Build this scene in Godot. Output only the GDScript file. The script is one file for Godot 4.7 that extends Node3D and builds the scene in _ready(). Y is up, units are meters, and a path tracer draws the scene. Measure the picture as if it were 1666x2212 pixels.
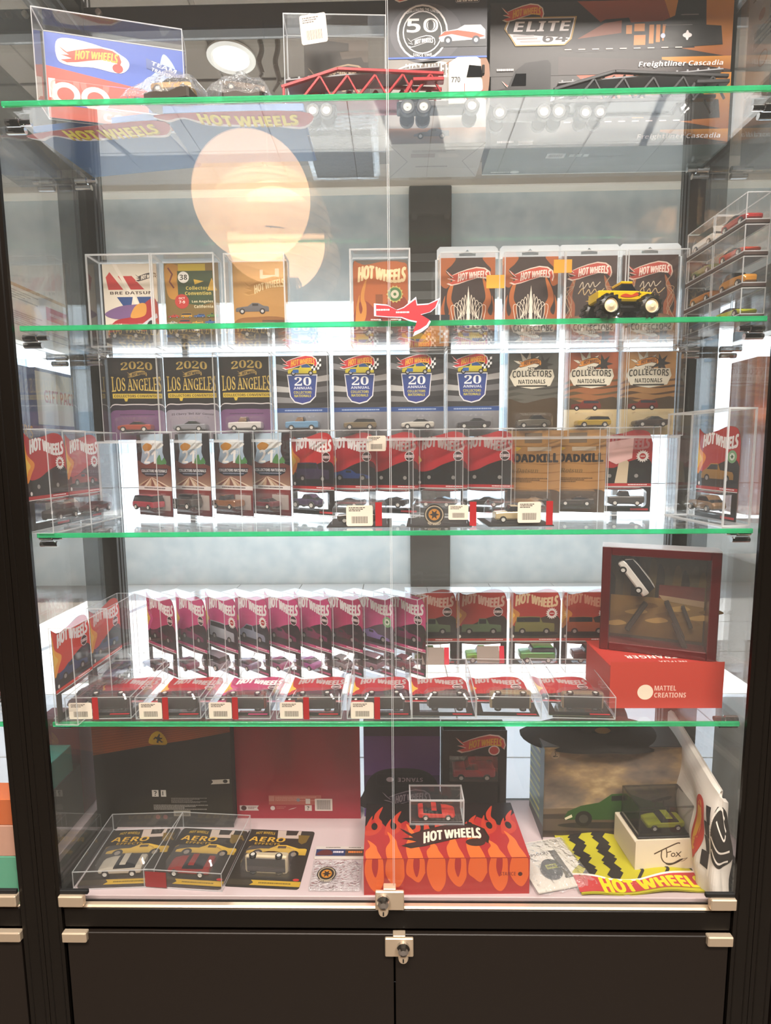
extends Node3D
# Glass display case full of toy cars in a shop, a sunlit shop front behind it. Metres, y up; the case's front glass stands at z = 0.

const S1 := 1.836          # tops of the glass shelves, and of the deck
const S2 := 1.504
const S3 := 1.170
const S4 := 0.839
const DECK := 0.508

var M := {}
var meshes := {}
var arts := {}
var used := {}


class Mb:
	# collects triangles with flat normals and one colour each; points of a face run counter-clockwise seen from outside
	var v := PackedVector3Array()
	var n := PackedVector3Array()
	var c := PackedColorArray()
	var col := Color.WHITE
	var xf := Transform3D()
	var bend = null

	func tri(a: Vector3, b: Vector3, d: Vector3, ca = null, cb = null, cd = null) -> void:
		if bend != null:
			var far := maxf(a.distance_to(b), maxf(b.distance_to(d), d.distance_to(a)))
			if far > 0.009:
				var ab := (a + b) / 2
				var bd := (b + d) / 2
				var da := (d + a) / 2
				tri(a, ab, da, ca, ca, ca)
				tri(ab, b, bd, ca, ca, ca)
				tri(da, bd, d, ca, ca, ca)
				tri(ab, bd, da, ca, ca, ca)
				return
			a = bend.call(a)
			b = bend.call(b)
			d = bend.call(d)
		a = xf * a
		b = xf * b
		d = xf * d
		var m: Vector3 = (b - a).cross(d - a)
		if m.length_squared() < 1e-22:
			return
		m = m.normalized()
		v.append(a); v.append(d); v.append(b)
		for i in 3:
			n.append(m)
		c.append(col if ca == null else ca); c.append(col if cd == null else cd); c.append(col if cb == null else cb)

	func face(p: Array, out: Vector3) -> void:
		var q := p
		var m: Vector3 = (p[1] - p[0]).cross(p[2] - p[0])
		if m.dot(out) < 0:
			q = p.duplicate()
			q.reverse()
		for i in range(1, q.size() - 1):
			tri(q[0], q[i], q[i + 1])

	func quad(a: Vector3, b: Vector3, d: Vector3, e: Vector3) -> void:
		tri(a, b, d)
		tri(a, d, e)

	func box(p: Vector3, s: Vector3, b := 0.0) -> void:
		var h := s / 2.0
		b = minf(b, minf(h.x, minf(h.y, h.z)) * 0.9)
		for a in 3:
			var u := (a + 1) % 3
			var w := (a + 2) % 3
			for g in [-1.0, 1.0]:
				var pts := []
				for k in [[-1, -1], [1, -1], [1, 1], [-1, 1]]:
					var q := Vector3()
					q[a] = g * h[a]
					q[u] = k[0] * (h[u] - b)
					q[w] = k[1] * (h[w] - b)
					pts.append(p + q)
				var o := Vector3()
				o[a] = g
				face(pts, o)
		if b <= 0.0:
			return
		for a in 3:
			var u := (a + 1) % 3
			var w := (a + 2) % 3
			for su in [-1.0, 1.0]:
				for sw in [-1.0, 1.0]:
					var pts := []
					for k in [[0, -1.0], [1, -1.0], [1, 1.0], [0, 1.0]]:
						var q := Vector3()
						q[a] = k[1] * (h[a] - b)
						q[u] = su * (h[u] - (b if k[0] else 0.0))
						q[w] = sw * (h[w] - (0.0 if k[0] else b))
						pts.append(p + q)
					var o := Vector3()
					o[u] = su
					o[w] = sw
					face(pts, o)
		for x in [-1.0, 1.0]:
			for y in [-1.0, 1.0]:
				for z in [-1.0, 1.0]:
					var o := Vector3(x, y, z)
					var pts := []
					for a in 3:
						var q := Vector3(x * (h.x - b), y * (h.y - b), z * (h.z - b))
						q[a] = o[a] * h[a]
						pts.append(p + q)
					face(pts, o)

	func bar(a: Vector3, b: Vector3, w: float, d := 0.0) -> void:
		# a square bar between two points
		d = w if d == 0.0 else d
		var z := (b - a).normalized()
		var up := Vector3.UP if absf(z.y) < 0.95 else Vector3.RIGHT
		var x := up.cross(z).normalized()
		var y := z.cross(x)
		var k := xf
		xf = xf * Transform3D(Basis(x, y, z), (a + b) / 2)
		box(Vector3.ZERO, Vector3(w, d, a.distance_to(b)), minf(w, d) * 0.15)
		xf = k

	func prism(pts: PackedVector2Array, z0: float, z1: float) -> void:
		if Geometry2D.is_polygon_clockwise(pts):
			pts = pts.duplicate()
			pts.reverse()
		var t := Geometry2D.triangulate_polygon(pts)
		for i in range(0, t.size(), 3):
			var a := pts[t[i]]
			var b := pts[t[i + 1]]
			var d := pts[t[i + 2]]
			if (b - a).cross(d - a) < 0:
				var e := b
				b = d
				d = e
			tri(Vector3(a.x, a.y, z1), Vector3(b.x, b.y, z1), Vector3(d.x, d.y, z1))
			tri(Vector3(a.x, a.y, z0), Vector3(d.x, d.y, z0), Vector3(b.x, b.y, z0))
		for i in pts.size():
			var a := pts[i]
			var b := pts[(i + 1) % pts.size()]
			quad(Vector3(a.x, a.y, z0), Vector3(b.x, b.y, z0), Vector3(b.x, b.y, z1), Vector3(a.x, a.y, z1))

	func lathe(p: Vector3, axis: Vector3, prof: Array, k := 20) -> void:
		# prof: [radius, distance along the axis] from one end to the other
		var z := axis.normalized()
		var x := (Vector3.UP if absf(z.y) < 0.9 else Vector3.RIGHT).cross(z).normalized()
		var y := z.cross(x)
		for i in prof.size() - 1:
			for j in k:
				var q := []
				for e in [[i, j], [i, j + 1], [i + 1, j + 1], [i + 1, j]]:
					var t: float = TAU * e[1] / k
					q.append(p + z * prof[e[0]][1] + (x * cos(t) + y * sin(t)) * prof[e[0]][0])
				quad(q[0], q[1], q[2], q[3])

	func tube(path: Array, r: float, k := 8) -> void:
		for i in path.size() - 1:
			lathe(path[i], path[i + 1] - path[i], [[0.0, 0.0], [r, 0.0], [r, (path[i + 1] - path[i]).length()], [0.0, (path[i + 1] - path[i]).length()]], k)

	func grid(nu: int, nv: int, f: Callable) -> void:
		# a sheet of nu x nv cells; f(u, v) gives the point, the upper side where u x v points
		for i in nu:
			for j in nv:
				quad(f.call(float(i) / nu, float(j) / nv), f.call(float(i + 1) / nu, float(j) / nv), f.call(float(i + 1) / nu, float(j + 1) / nv), f.call(float(i) / nu, float(j + 1) / nv))

	func mesh() -> ArrayMesh:
		var m := ArrayMesh.new()
		var a := []
		a.resize(Mesh.ARRAY_MAX)
		a[Mesh.ARRAY_VERTEX] = v
		a[Mesh.ARRAY_NORMAL] = n
		a[Mesh.ARRAY_COLOR] = c
		m.add_surface_from_arrays(Mesh.PRIMITIVE_TRIANGLES, a)
		return m


class Art extends Mb:
	# flat print in layers 0.03 mm apart, in millimetres from the lower left corner, facing +z
	var lay := 0.0
	var lim := Vector2.ZERO          # print is cut off at the card's edge
	static var words := {}
	static var bold: SystemFont
	static var serif: SystemFont

	static func k(s) -> Color:
		var q: Color = s if s is Color else Color(s)
		return q.srgb_to_linear()

	func P(pts, s, s2 = null) -> void:
		var p := PackedVector2Array(pts)
		if lim != Vector2.ZERO:
			var room_ := PackedVector2Array([Vector2(0, 0), Vector2(lim.x, 0), lim, Vector2(0, lim.y)])
			var inside := true
			for q in p:
				inside = inside and q.x > -0.01 and q.y > -0.01 and q.x < lim.x + 0.01 and q.y < lim.y + 0.01
			if not inside:
				var keep := lim
				lim = Vector2.ZERO
				for piece in Geometry2D.intersect_polygons(p, room_):
					P(piece, s, s2)
				lim = keep
				return
		var t := Geometry2D.triangulate_polygon(p)
		var lo := INF
		var hi := -INF
		for q in p:
			lo = minf(lo, q.y)
			hi = maxf(hi, q.y)
		var ca := k(s)
		var cb := k(s2 if s2 != null else s)
		for i in range(0, t.size(), 3):
			var a := p[t[i]]
			var b := p[t[i + 1]]
			var d := p[t[i + 2]]
			if (b - a).cross(d - a) < 0:
				var e := b
				b = d
				d = e
			var cc := []
			for q in [a, b, d]:
				cc.append(cb.lerp(ca, (q.y - lo) / maxf(hi - lo, 0.001)))
			tri(Vector3(a.x, a.y, lay) / 1000, Vector3(b.x, b.y, lay) / 1000, Vector3(d.x, d.y, lay) / 1000, cc[0], cc[1], cc[2])
		lay += 0.03

	func R(x: float, y: float, w: float, h: float, s, s2 = null) -> void:
		P([Vector2(x, y), Vector2(x + w, y), Vector2(x + w, y + h), Vector2(x, y + h)], s, s2)

	func O(x: float, y: float, rx: float, ry: float, s, m := 24) -> void:
		var p := []
		for i in m:
			p.append(Vector2(x + rx * cos(TAU * i / m), y + ry * sin(TAU * i / m)))
		P(p, s)

	func ring(x: float, y: float, r: float, w: float, s, m := 28) -> void:
		var l := []
		for i in m + 1:
			l.append(Vector2(x + r * cos(TAU * i / m), y + r * sin(TAU * i / m)))
		L(l, w, s)

	func star(x: float, y: float, r: float, r2: float, m: int, s) -> void:
		var p := []
		for i in m * 2:
			var q := r if i % 2 == 0 else r2
			p.append(Vector2(x + q * cos(PI * i / m), y + q * sin(PI * i / m)))
		P(p, s)

	func L(pts: Array, w: float, s) -> void:
		var q := k(s)
		for i in pts.size() - 1:
			var a: Vector2 = pts[i]
			var b: Vector2 = pts[i + 1]
			var m := (b - a).normalized() * w / 2
			var o := m.orthogonal()
			var pp := [a - m * 0.3 - o, a - m * 0.3 + o, b + m * 0.3 + o, b + m * 0.3 - o]
			var z := (lay + 0.012 * (i % 2)) / 1000
			var t := []
			for e in pp:
				t.append(Vector3(e.x / 1000, e.y / 1000, z))
			if (t[1] - t[0]).cross(t[2] - t[0]).z < 0:
				t.reverse()
			tri(t[0], t[1], t[2], q, q, q)
			tri(t[0], t[2], t[3], q, q, q)
		lay += 0.03

	static func smooth(pts: Array, closed := true, m := 5) -> Array:
		var out := []
		var c := pts.size()
		for i in (c if closed else c - 1):
			var a: Vector2 = pts[(i - 1 + c) % c] if closed or i > 0 else pts[i]
			var b: Vector2 = pts[i]
			var d: Vector2 = pts[(i + 1) % c]
			var e: Vector2 = pts[(i + 2) % c] if closed or i + 2 < c else d
			for j in m:
				out.append(b.cubic_interpolate(d, a, e, float(j) / m))
		if not closed:
			out.append(pts[-1])
		return out

	static func pairs(a: Array, x := 0.0, y := 0.0, s := 1.0) -> Array:
		var o := []
		for i in range(0, a.size(), 2):
			o.append(Vector2(x + a[i] * s, y + a[i + 1] * s))
		return o

	func C(a: Array, s, x := 0.0, y := 0.0, m := 1.0, s2 = null) -> void:
		P(smooth(pairs(a, x, y, m)), s, s2)

	# text centred on x with its foot at y; o: w fits the width, sl slants, arc humps (mm), rot turns (degrees), up grows the ends
	func T(t: String, x: float, y: float, h: float, s, o := {}) -> void:
		var key: String = t + o.get("f", "")
		if not words.has(key):
			var tm := TextMesh.new()
			tm.font = serif if o.get("f", "") == "serif" else bold
			tm.text = t
			tm.font_size = 32
			tm.depth = 0.0
			tm.pixel_size = 0.01
			tm.curve_step = 3.0
			words[key] = tm.get_mesh_arrays()[Mesh.ARRAY_VERTEX]
		var vs: PackedVector3Array = words[key]
		if vs.is_empty():
			return
		var lo := Vector2(INF, INF)
		var hi := -lo
		for q in vs:
			lo = lo.min(Vector2(q.x, q.y))
			hi = hi.max(Vector2(q.x, q.y))
		var ky := h / (hi.y - lo.y)
		var kx := ky if not o.has("w") else float(o.w) / (hi.x - lo.x)
		var half := (hi.x - lo.x) * kx / 2
		if o.has("fat"):
			# heavier strokes: the same words a little to either side and up
			var thin: Dictionary = o.duplicate()
			thin.erase("fat")
			for q in [[-1, 0.0], [1, 0.0], [0, .7], [0, -.7]]:
				T(t, x + q[0] * o.fat * h, y + q[1] * o.fat * h, h, s, thin)
		var g := k(s)
		var turn := Transform2D(deg_to_rad(o.get("rot", 0.0)), Vector2(x, y))
		for i in range(0, vs.size() - 2, 3):
			var t3 := []
			for j in 3:
				var q := vs[i + j]
				var p := Vector2((q.x - lo.x) * kx - half, (q.y - lo.y) * ky)
				var u := p.x / half
				p.y = p.y * (1.0 + o.get("up", 0.0) * (absf(u) - 0.5)) + o.get("arc", 0.0) * (1.0 - u * u) + o.get("wave", 0.0) * sin(u * 3.2)
				p.x += o.get("sl", 0.0) * p.y
				p = turn * p
				t3.append(Vector3(p.x / 1000, p.y / 1000, lay / 1000))
			if (t3[1] - t3[0]).cross(t3[2] - t3[0]).z < 0:
				t3.reverse()
			tri(t3[0], t3[1], t3[2], g, g, g)
		lay += 0.03

	# the winged flame sign: its banner and the lettering in it
	func flame_sign(x: float, y: float, w: float, text_col, in_col, rim_col, rot := 5.0) -> void:
		var a := [-.50, .29, -.37, .19, -.22, .25, -.02, .31, .18, .35, .36, .33, .47, .26, .50, .14, .47, .05, .40, .13, .22, .14, -.02, .08, -.22, .02, -.38, -.01, -.48, .03, -.36, .06, -.30, .08, -.47, .13, -.34, .14, -.42, .20]
		var big := []
		var p := pairs(a, x, y, w)
		var mid := Vector2(x + 0.03 * w, y + 0.17 * w)
		for q in p:
			big.append(mid + (q - mid) * Vector2(1.06, 1.16))
		P(big, rim_col)
		P(p, in_col)
		T("HOT WHEELS", x + 0.09 * w, y + 0.075 * w, 0.155 * w, text_col, {"w": 0.68 * w, "arc": 0.05 * w, "sl": 0.18, "rot": rot, "up": 0.3, "fat": 0.03})

	func flame(x: float, y: float, w: float, h: float, s, s2 = null) -> void:
		P(smooth(pairs([x, y, x + w * .5, y + h * .02, x + w * .86, y + h * .2, x + w * .9, y + h * .45, x + w * .72, y + h * .62, x + w * .95, y + h, x + w * .52, y + h * .76, x + w * .44, y + h * .54, x + w * .58, y + h * .36, x + w * .42, y + h * .26, x + w * .28, y + h * .4, x + w * .34, y + h * .66, x + w * .08, y + h * .42, x + w * .0, y + h * .2])), s, s2)

	# a car seen from its side, from the same stations as the built cars
	func car(x: float, y: float, w: float, s, st: Array, glass = "2b2f36", flip := false, hub = "b9b9b9") -> void:
		var top := []
		var gl := []
		var wheel: float = 0.085 * w
		for q in st:
			var px: float = x + (1.0 - q[0] if flip else q[0]) * w
			top.append(Vector2(px, y + maxf(q[2], q[3]) * w))
			if q[3] > q[2] + 0.03:
				gl.append(Vector2(px, y + q[2] * w * 1.04))
		var p := top.duplicate()
		p.append(Vector2(top[-1].x, y + 0.07 * w))
		p.append(Vector2(top[0].x, y + 0.07 * w))
		P(p, s, Art.k(s).lerp(Color.BLACK, 0.35).linear_to_srgb())
		var ups := []
		for q in st:
			if q[3] > q[2] + 0.03:
				ups.push_front(Vector2(x + (1.0 - q[0] if flip else q[0]) * w, y + (q[3] - 0.02) * w))
		if gl.size() > 1:
			gl.append_array(ups)
			P(gl, glass)
		for e in [0.19, 0.8]:
			O(x + e * w, y + 0.08 * w, wheel, wheel, "141414", 16)
			O(x + e * w, y + 0.08 * w, wheel * 0.55, wheel * 0.55, hub, 12)

	func barcode(x: float, y: float, w: float, h: float, s = "3a3230") -> void:
		var at := 0.0
		var i := 3
		while at < w:
			i = (i * 7 + 5) % 11
			var t := 0.25 + 0.12 * (i % 4)
			R(x + at, y, minf(t, w - at), h, s)
			lay -= 0.03
			at += t + 0.3 + 0.1 * (i % 3)
		lay += 0.03

	func lines(x: float, y: float, w: float, rows: int, h: float, s) -> void:
		# rows of print too small to read
		for r in rows:
			var at := 0.0
			var i := r * 5 + 2
			while at < w * (0.95 - 0.2 * (r % 3)):
				i = (i * 7 + 3) % 13
				R(x + at, y - r * h * 1.7, minf(1.2 + 0.25 * i, w - at), h, s)
				lay -= 0.03
				at += 1.8 + 0.25 * i
		lay += 0.03


# ---- nodes -----------------------------------------------------------------------------------------------------

func numbered(called: String) -> String:
	var i: int = used.get(called, 0)
	used[called] = i + 1
	return called if i == 0 else "%s_%03d" % [called, i]


func thing(called: String, label: String, category: String, at := Vector3.ZERO, turn := 0.0, group := "") -> Node3D:
	var o := Node3D.new()
	o.name = numbered(called)
	add_child(o, true)
	o.position = at
	o.rotation.y = deg_to_rad(turn)
	o.set_meta("label", label)
	o.set_meta("category", category)
	if group:
		o.set_meta("group", group)
	return o


func put(called: String, m, material: Material, parent: Node, xf := Transform3D()) -> MeshInstance3D:
	var o := MeshInstance3D.new()
	o.name = called if parent != self else numbered(called)
	o.mesh = m.mesh() if m is Mb else m
	o.material_override = material
	o.transform = xf
	parent.add_child(o, true)
	return o


func tag(o: Node3D, label: String, category: String, group := "") -> Node3D:
	o.set_meta("label", label)
	o.set_meta("category", category)
	if group:
		o.set_meta("group", group)
	return o


func struct(called: String, m, material: Material) -> MeshInstance3D:
	var o := put(called, m, material, self)
	o.set_meta("kind", "structure")
	return o


func at(x: float, y: float, z: float) -> Transform3D:
	return Transform3D(Basis(), Vector3(x, y, z))


func flat_up(x: float, y: float, z: float) -> Transform3D:
	# print lying face up, its top away from the camera
	return Transform3D(Basis(Vector3.RIGHT, -PI / 2), Vector3(x, y, z))


func one(p: Vector3, s: Vector3, b := 0.0) -> Mb:
	var m := Mb.new()
	m.box(p, s, b)
	return m


func mat(called: String, s, rough := 0.5, metal := 0.0) -> StandardMaterial3D:
	var m := StandardMaterial3D.new()
	m.resource_name = called
	m.albedo_color = s if s is Color else Color(s)
	m.roughness = rough
	m.metallic = metal
	M[called] = m
	return m


func clear(called: String, s, alpha: float, rough := 0.04, spec := 0.5) -> StandardMaterial3D:
	var m := mat(called, s, rough)
	m.transparency = BaseMaterial3D.TRANSPARENCY_ALPHA
	m.albedo_color.a = alpha
	m.metallic_specular = spec
	return m


func paint(s) -> StandardMaterial3D:
	var key := "paint " + str(s)
	if not M.has(key):
		var m := mat(key, s, 0.28, 0.25)
		m.clearcoat_enabled = true
		m.clearcoat = 0.6
		m.clearcoat_roughness = 0.08
	return M[key]


func plain(s, rough := 0.55) -> StandardMaterial3D:
	var key := "card " + str(s) + str(rough)
	if not M.has(key):
		mat(key, s, rough)
	return M[key]


func make_materials() -> void:
	var m := mat("print", Color.WHITE, 0.38)
	m.vertex_color_use_as_albedo = true
	m = mat("ink", Color.WHITE, 0.6)
	m.vertex_color_use_as_albedo = true
	clear("glass", "f2fff8", 0.02, 0.0)
	clear("door glass", "f4faf8", 0.012, 0.0, 0.42)
	clear("film", "f4f7fa", 0.022, 0.05)
	clear("acrylic", "f4f8fa", 0.015, 0.02)
	clear("smoked acrylic", "3b3a36", 0.35, 0.03)
	clear("blister", "f6f8fa", 0.03, 0.08)
	m = mat("clear edge", "eef3f5", 0.35)
	m.transparency = BaseMaterial3D.TRANSPARENCY_ALPHA
	m.albedo_color.a = 0.55
	m.backlight_enabled = true
	m.backlight = Color(0.9, 0.9, 0.9)
	m = mat("green edge", "22c77c", 0.12)
	m.refraction_enabled = true
	m.refraction_scale = 0.05
	m.transparency = BaseMaterial3D.TRANSPARENCY_ALPHA
	m.albedo_color = Color("46eaa0")
	m.albedo_color.a = 0.3
	m = mat("bag", "eef2f4", 0.12)
	m.transparency = BaseMaterial3D.TRANSPARENCY_ALPHA
	m.albedo_color.a = 0.14
	var fn := FastNoiseLite.new()
	fn.seed = 5
	fn.frequency = 0.02
	fn.fractal_octaves = 3
	var nt := NoiseTexture2D.new()
	nt.width = 256
	nt.height = 256
	nt.seamless = true
	nt.noise = fn
	nt.as_normal_map = true
	nt.bump_strength = 22.0
	m.normal_enabled = true
	m.normal_texture = nt
	m.normal_scale = 1.0
	m.uv1_triplanar = true
	m.uv1_scale = Vector3(14, 14, 14)
	mat("black metal", "17130f", 0.34, 0.2)
	mat("black board", "1e1712", 0.45)
	mat("rubber", "121212", 0.7)
	mat("steel", "dcc8ae", 0.36, 0.55)
	mat("chrome", "dcdcdc", 0.08, 1.0)
	mat("car glass", "14171c", 0.06)
	mat("car base", "3a3634", 0.4, 0.5)
	mat("white board", "c4b2b3", 0.35)
	mat("plaster", "efe9dc", 0.9)
	mat("taupe ceiling", "756c61", 0.9)
	mat("shop wall", "4c443b", 0.9)
	mat("shop floor", "5c5147", 0.6)
	mat("white tile", "e8ecef", 0.25)
	mat("fabric white", "ddd6cb", 0.95)
	# the dusty grey-blue boards of the shop front: fine streaks
	m = mat("dusty board", Color.WHITE, 0.8)
	var f2 := FastNoiseLite.new()
	f2.seed = 11
	f2.frequency = 0.02
	f2.fractal_octaves = 5
	var t2 := NoiseTexture2D.new()
	t2.width = 512
	t2.height = 512
	t2.seamless = true
	t2.noise = f2
	var gr := Gradient.new()
	gr.set_color(0, Color("c9dbe4"))
	gr.set_color(1, Color("e8f2f6"))
	t2.color_ramp = gr
	m.albedo_texture = t2
	m.uv1_triplanar = true
	m.uv1_scale = Vector3(0.35, 0.35, 0.35)
	# clouded evening sky printed on a box
	m = mat("printed sky", Color.WHITE, 0.4)
	var f3 := FastNoiseLite.new()
	f3.seed = 21
	f3.frequency = 0.008
	f3.fractal_octaves = 5
	f3.fractal_gain = 0.55
	var t3 := NoiseTexture2D.new()
	t3.width = 512
	t3.height = 512
	t3.seamless = true
	t3.noise = f3
	var g3 := Gradient.new()
	g3.offsets = PackedFloat32Array([0.0, 0.35, 0.55, 0.75, 1.0])
	g3.colors = PackedColorArray([Color("5a5452"), Color("7a6d62"), Color("8c7a68"), Color("ab9270"), Color("d8bf92")])
	t3.color_ramp = g3
	m.albedo_texture = t3
	m.uv1_triplanar = true
	m.uv1_scale = Vector3(1.7, 3.4, 1.7)


# ---- toy cars --------------------------------------------------------------------------------------------------
# stations along a car from its nose: [x, underside, shoulder, roof, half width], all over the car's length

const CARS := {
	"coupe": [[0, .1, .15, .15, .16], [.03, .07, .18, .18, .2], [.2, .07, .21, .21, .215], [.36, .07, .225, .225, .215], [.5, .07, .225, .325, .215], [.68, .07, .225, .32, .215], [.84, .07, .225, .235, .215], [.97, .07, .22, .22, .2], [1, .1, .19, .19, .18]],
	"racer": [[0, .09, .12, .12, .17], [.04, .06, .14, .14, .21], [.22, .06, .185, .185, .22], [.36, .06, .19, .19, .22], [.5, .06, .195, .28, .22], [.64, .06, .2, .285, .22], [.86, .06, .215, .215, .225], [.97, .06, .22, .22, .215], [1, .1, .2, .2, .2]],
	"hotrod": [[0, .1, .17, .17, .13], [.04, .07, .23, .23, .16], [.25, .07, .25, .25, .18], [.4, .07, .26, .26, .2], [.48, .07, .26, .4, .2], [.7, .07, .26, .4, .2], [.82, .07, .26, .3, .2], [.95, .07, .23, .23, .18], [1, .1, .16, .16, .16]],
	"van": [[0, .1, .2, .2, .19], [.015, .07, .23, .27, .215], [.1, .07, .25, .43, .22], [.3, .07, .25, .45, .22], [.75, .07, .25, .45, .22], [.95, .07, .25, .43, .22], [.99, .07, .24, .24, .21], [1, .1, .2, .2, .2]],
	"pickup": [[0, .1, .22, .22, .18], [.02, .08, .25, .25, .2], [.3, .08, .27, .27, .21], [.38, .08, .27, .42, .21], [.56, .08, .27, .42, .21], [.6, .08, .27, .27, .21], [.97, .08, .27, .27, .21], [1, .1, .25, .25, .2]],
	"suv": [[0, .13, .26, .26, .19], [.02, .11, .29, .29, .21], [.3, .11, .31, .31, .22], [.37, .11, .31, .46, .22], [.6, .11, .31, .47, .22], [.95, .11, .31, .46, .22], [.985, .11, .3, .3, .21], [1, .13, .28, .28, .2]],
	"wagon": [[0, .1, .18, .18, .17], [.03, .07, .21, .21, .2], [.3, .07, .23, .23, .21], [.42, .07, .23, .34, .21], [.6, .07, .23, .345, .21], [.92, .07, .23, .33, .21], [.98, .07, .22, .22, .2], [1, .1, .19, .19, .19]],
}


func car_meshes(kind: String) -> Array:
	if meshes.has(kind):
		return meshes[kind]
	var st: Array = CARS[kind]
	var body := Mb.new()
	var glass := Mb.new()
	var rings := []
	for s in st:
		var cabin: bool = s[3] > s[2] + 0.03
		var x: float = s[0] - 0.5
		var w: float = s[4]
		var r: float = s[3] if cabin else s[2] + 0.012
		var wr := w * (0.78 if cabin else 0.84)
		rings.append([[Vector3(x, s[1], w * .9), Vector3(x, s[1] + .035, w), Vector3(x, s[2] - .02, w), Vector3(x, s[2], w * .94), Vector3(x, r - .012, wr + .01), Vector3(x, r, wr * .86), Vector3(x, r, -wr * .86), Vector3(x, r - .012, -wr - .01), Vector3(x, s[2], -w * .94), Vector3(x, s[2] - .02, -w), Vector3(x, s[1] + .035, -w), Vector3(x, s[1], -w * .9)], cabin])
	for i in rings.size() - 1:
		var a: Array = rings[i][0]
		var b: Array = rings[i + 1][0]
		for j in 12:
			var k := (j + 1) % 12
			var both: bool = rings[i][1] and rings[i + 1][1]
			var either: bool = rings[i][1] or rings[i + 1][1]
			var to := glass if (both and (j == 3 or j == 7)) or (either and not both and j in [3, 4, 5, 6, 7]) else body
			var mid: Vector3 = (a[j] + a[k] + b[j] + b[k]) / 4
			to.face([a[j], b[j], b[k], a[k]], mid - Vector3(mid.x, 0.18, 0))
	body.face(rings[0][0], Vector3.LEFT)
	body.face(rings[-1][0], Vector3.RIGHT)
	for q in [[-0.33, 1], [-0.33, -1], [.3, 1], [.3, -1]]:
		pass
	var wheel := Mb.new()
	wheel.col = Art.k("161616")
	wheel.lathe(Vector3(0, 0, -.035), Vector3.BACK, [[0, 0], [.075, 0], [.085, .012], [.085, .058], [.075, .07], [.05, .07]], 18)
	wheel.col = Art.k("c4c2bc")
	wheel.lathe(Vector3(0, 0, -.035), Vector3.BACK, [[.05, .07], [.045, .06], [.012, .062], [.01, .068], [0, .068]], 12)
	var base := one(Vector3(0, .065, 0), Vector3(.9, .04, .34), .01)
	meshes[kind] = [body.mesh(), glass.mesh(), wheel.mesh(), base.mesh()]
	return meshes[kind]


# the parts of a toy car under a body mesh: body > window, wheel (four), underside; nose towards -x, wheels on y = 0
func toy_car(parent: Node, kind: String, s, length: float, xf: Transform3D, called := "car_body", big := 1.0, hub = null) -> MeshInstance3D:
	var m := car_meshes(kind)
	var lift := 0.085 * (big - 1.0)
	var b := put(called, m[0], paint(s), parent, xf * Transform3D(Basis().scaled(Vector3.ONE * length), Vector3(0, lift * length, 0)))
	put("window", m[1], M["car glass"], b)
	put("underside", m[3], M["car base"], b)
	var st: Array = CARS[kind]
	for x in [-0.31, 0.3]:
		for z in [-1, 1]:
			var turn := Basis() if z > 0 else Basis(Vector3.UP, PI)
			put("wheel", m[2], M["print"], b, Transform3D(turn.scaled(Vector3.ONE * big), Vector3(x, .085 * big - lift, z * (st[3][4] - .015))))
	return b


# ---- packs -----------------------------------------------------------------------------------------------------

func rounded(x0: float, y0: float, x1: float, y1: float, r: float) -> PackedVector2Array:
	var p := PackedVector2Array()
	for q in [[x1 - r, y0 + r, -PI / 2], [x1 - r, y1 - r, 0.0], [x0 + r, y1 - r, PI / 2], [x0 + r, y0 + r, PI]]:
		for i in 5:
			var t: float = q[2] + i * PI / 8
			p.append(Vector2(q[0] + r * cos(t), q[1] + r * sin(t)))
	return p


func shell(key: String, w: float, h: float, d: float) -> Array:
	# the panes of a clear box on y = 0 and its bright edges
	var name_ := "%s%.3f %.3f %.3f" % [key, w, h, d]
	if meshes.has(name_):
		return meshes[name_]
	var m := Mb.new()
	var e := Mb.new()
	var t := 0.0012 if key == "box" else 0.0026
	var x := w / 2
	var z := d / 2
	m.quad(Vector3(-x, 0, z), Vector3(x, 0, z), Vector3(x, h, z), Vector3(-x, h, z))
	m.quad(Vector3(x, 0, -z), Vector3(-x, 0, -z), Vector3(-x, h, -z), Vector3(x, h, -z))
	m.quad(Vector3(x, 0, z), Vector3(x, 0, -z), Vector3(x, h, -z), Vector3(x, h, z))
	m.quad(Vector3(-x, 0, -z), Vector3(-x, 0, z), Vector3(-x, h, z), Vector3(-x, h, -z))
	m.quad(Vector3(-x, h, z), Vector3(x, h, z), Vector3(x, h, -z), Vector3(-x, h, -z))
	m.quad(Vector3(-x, 0, -z), Vector3(x, 0, -z), Vector3(x, 0, z), Vector3(-x, 0, z))
	for sx in [-1, 1]:
		for sz in [-1, 1]:
			e.box(Vector3(sx * (x - t / 2), h / 2, sz * (z - t / 2)), Vector3(t, h, t))
		for y in [t / 2, h - t / 2]:
			e.box(Vector3(sx * (x - t / 2), y, 0), Vector3(t, t, d - 2 * t))
	for sz in [-1, 1]:
		for y in [t / 2, h - t / 2]:
			e.box(Vector3(0, y, sz * (z - t / 2)), Vector3(w - 2 * t, t, t))
	meshes[name_] = [m.mesh(), e.mesh()]
	return meshes[name_]


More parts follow.
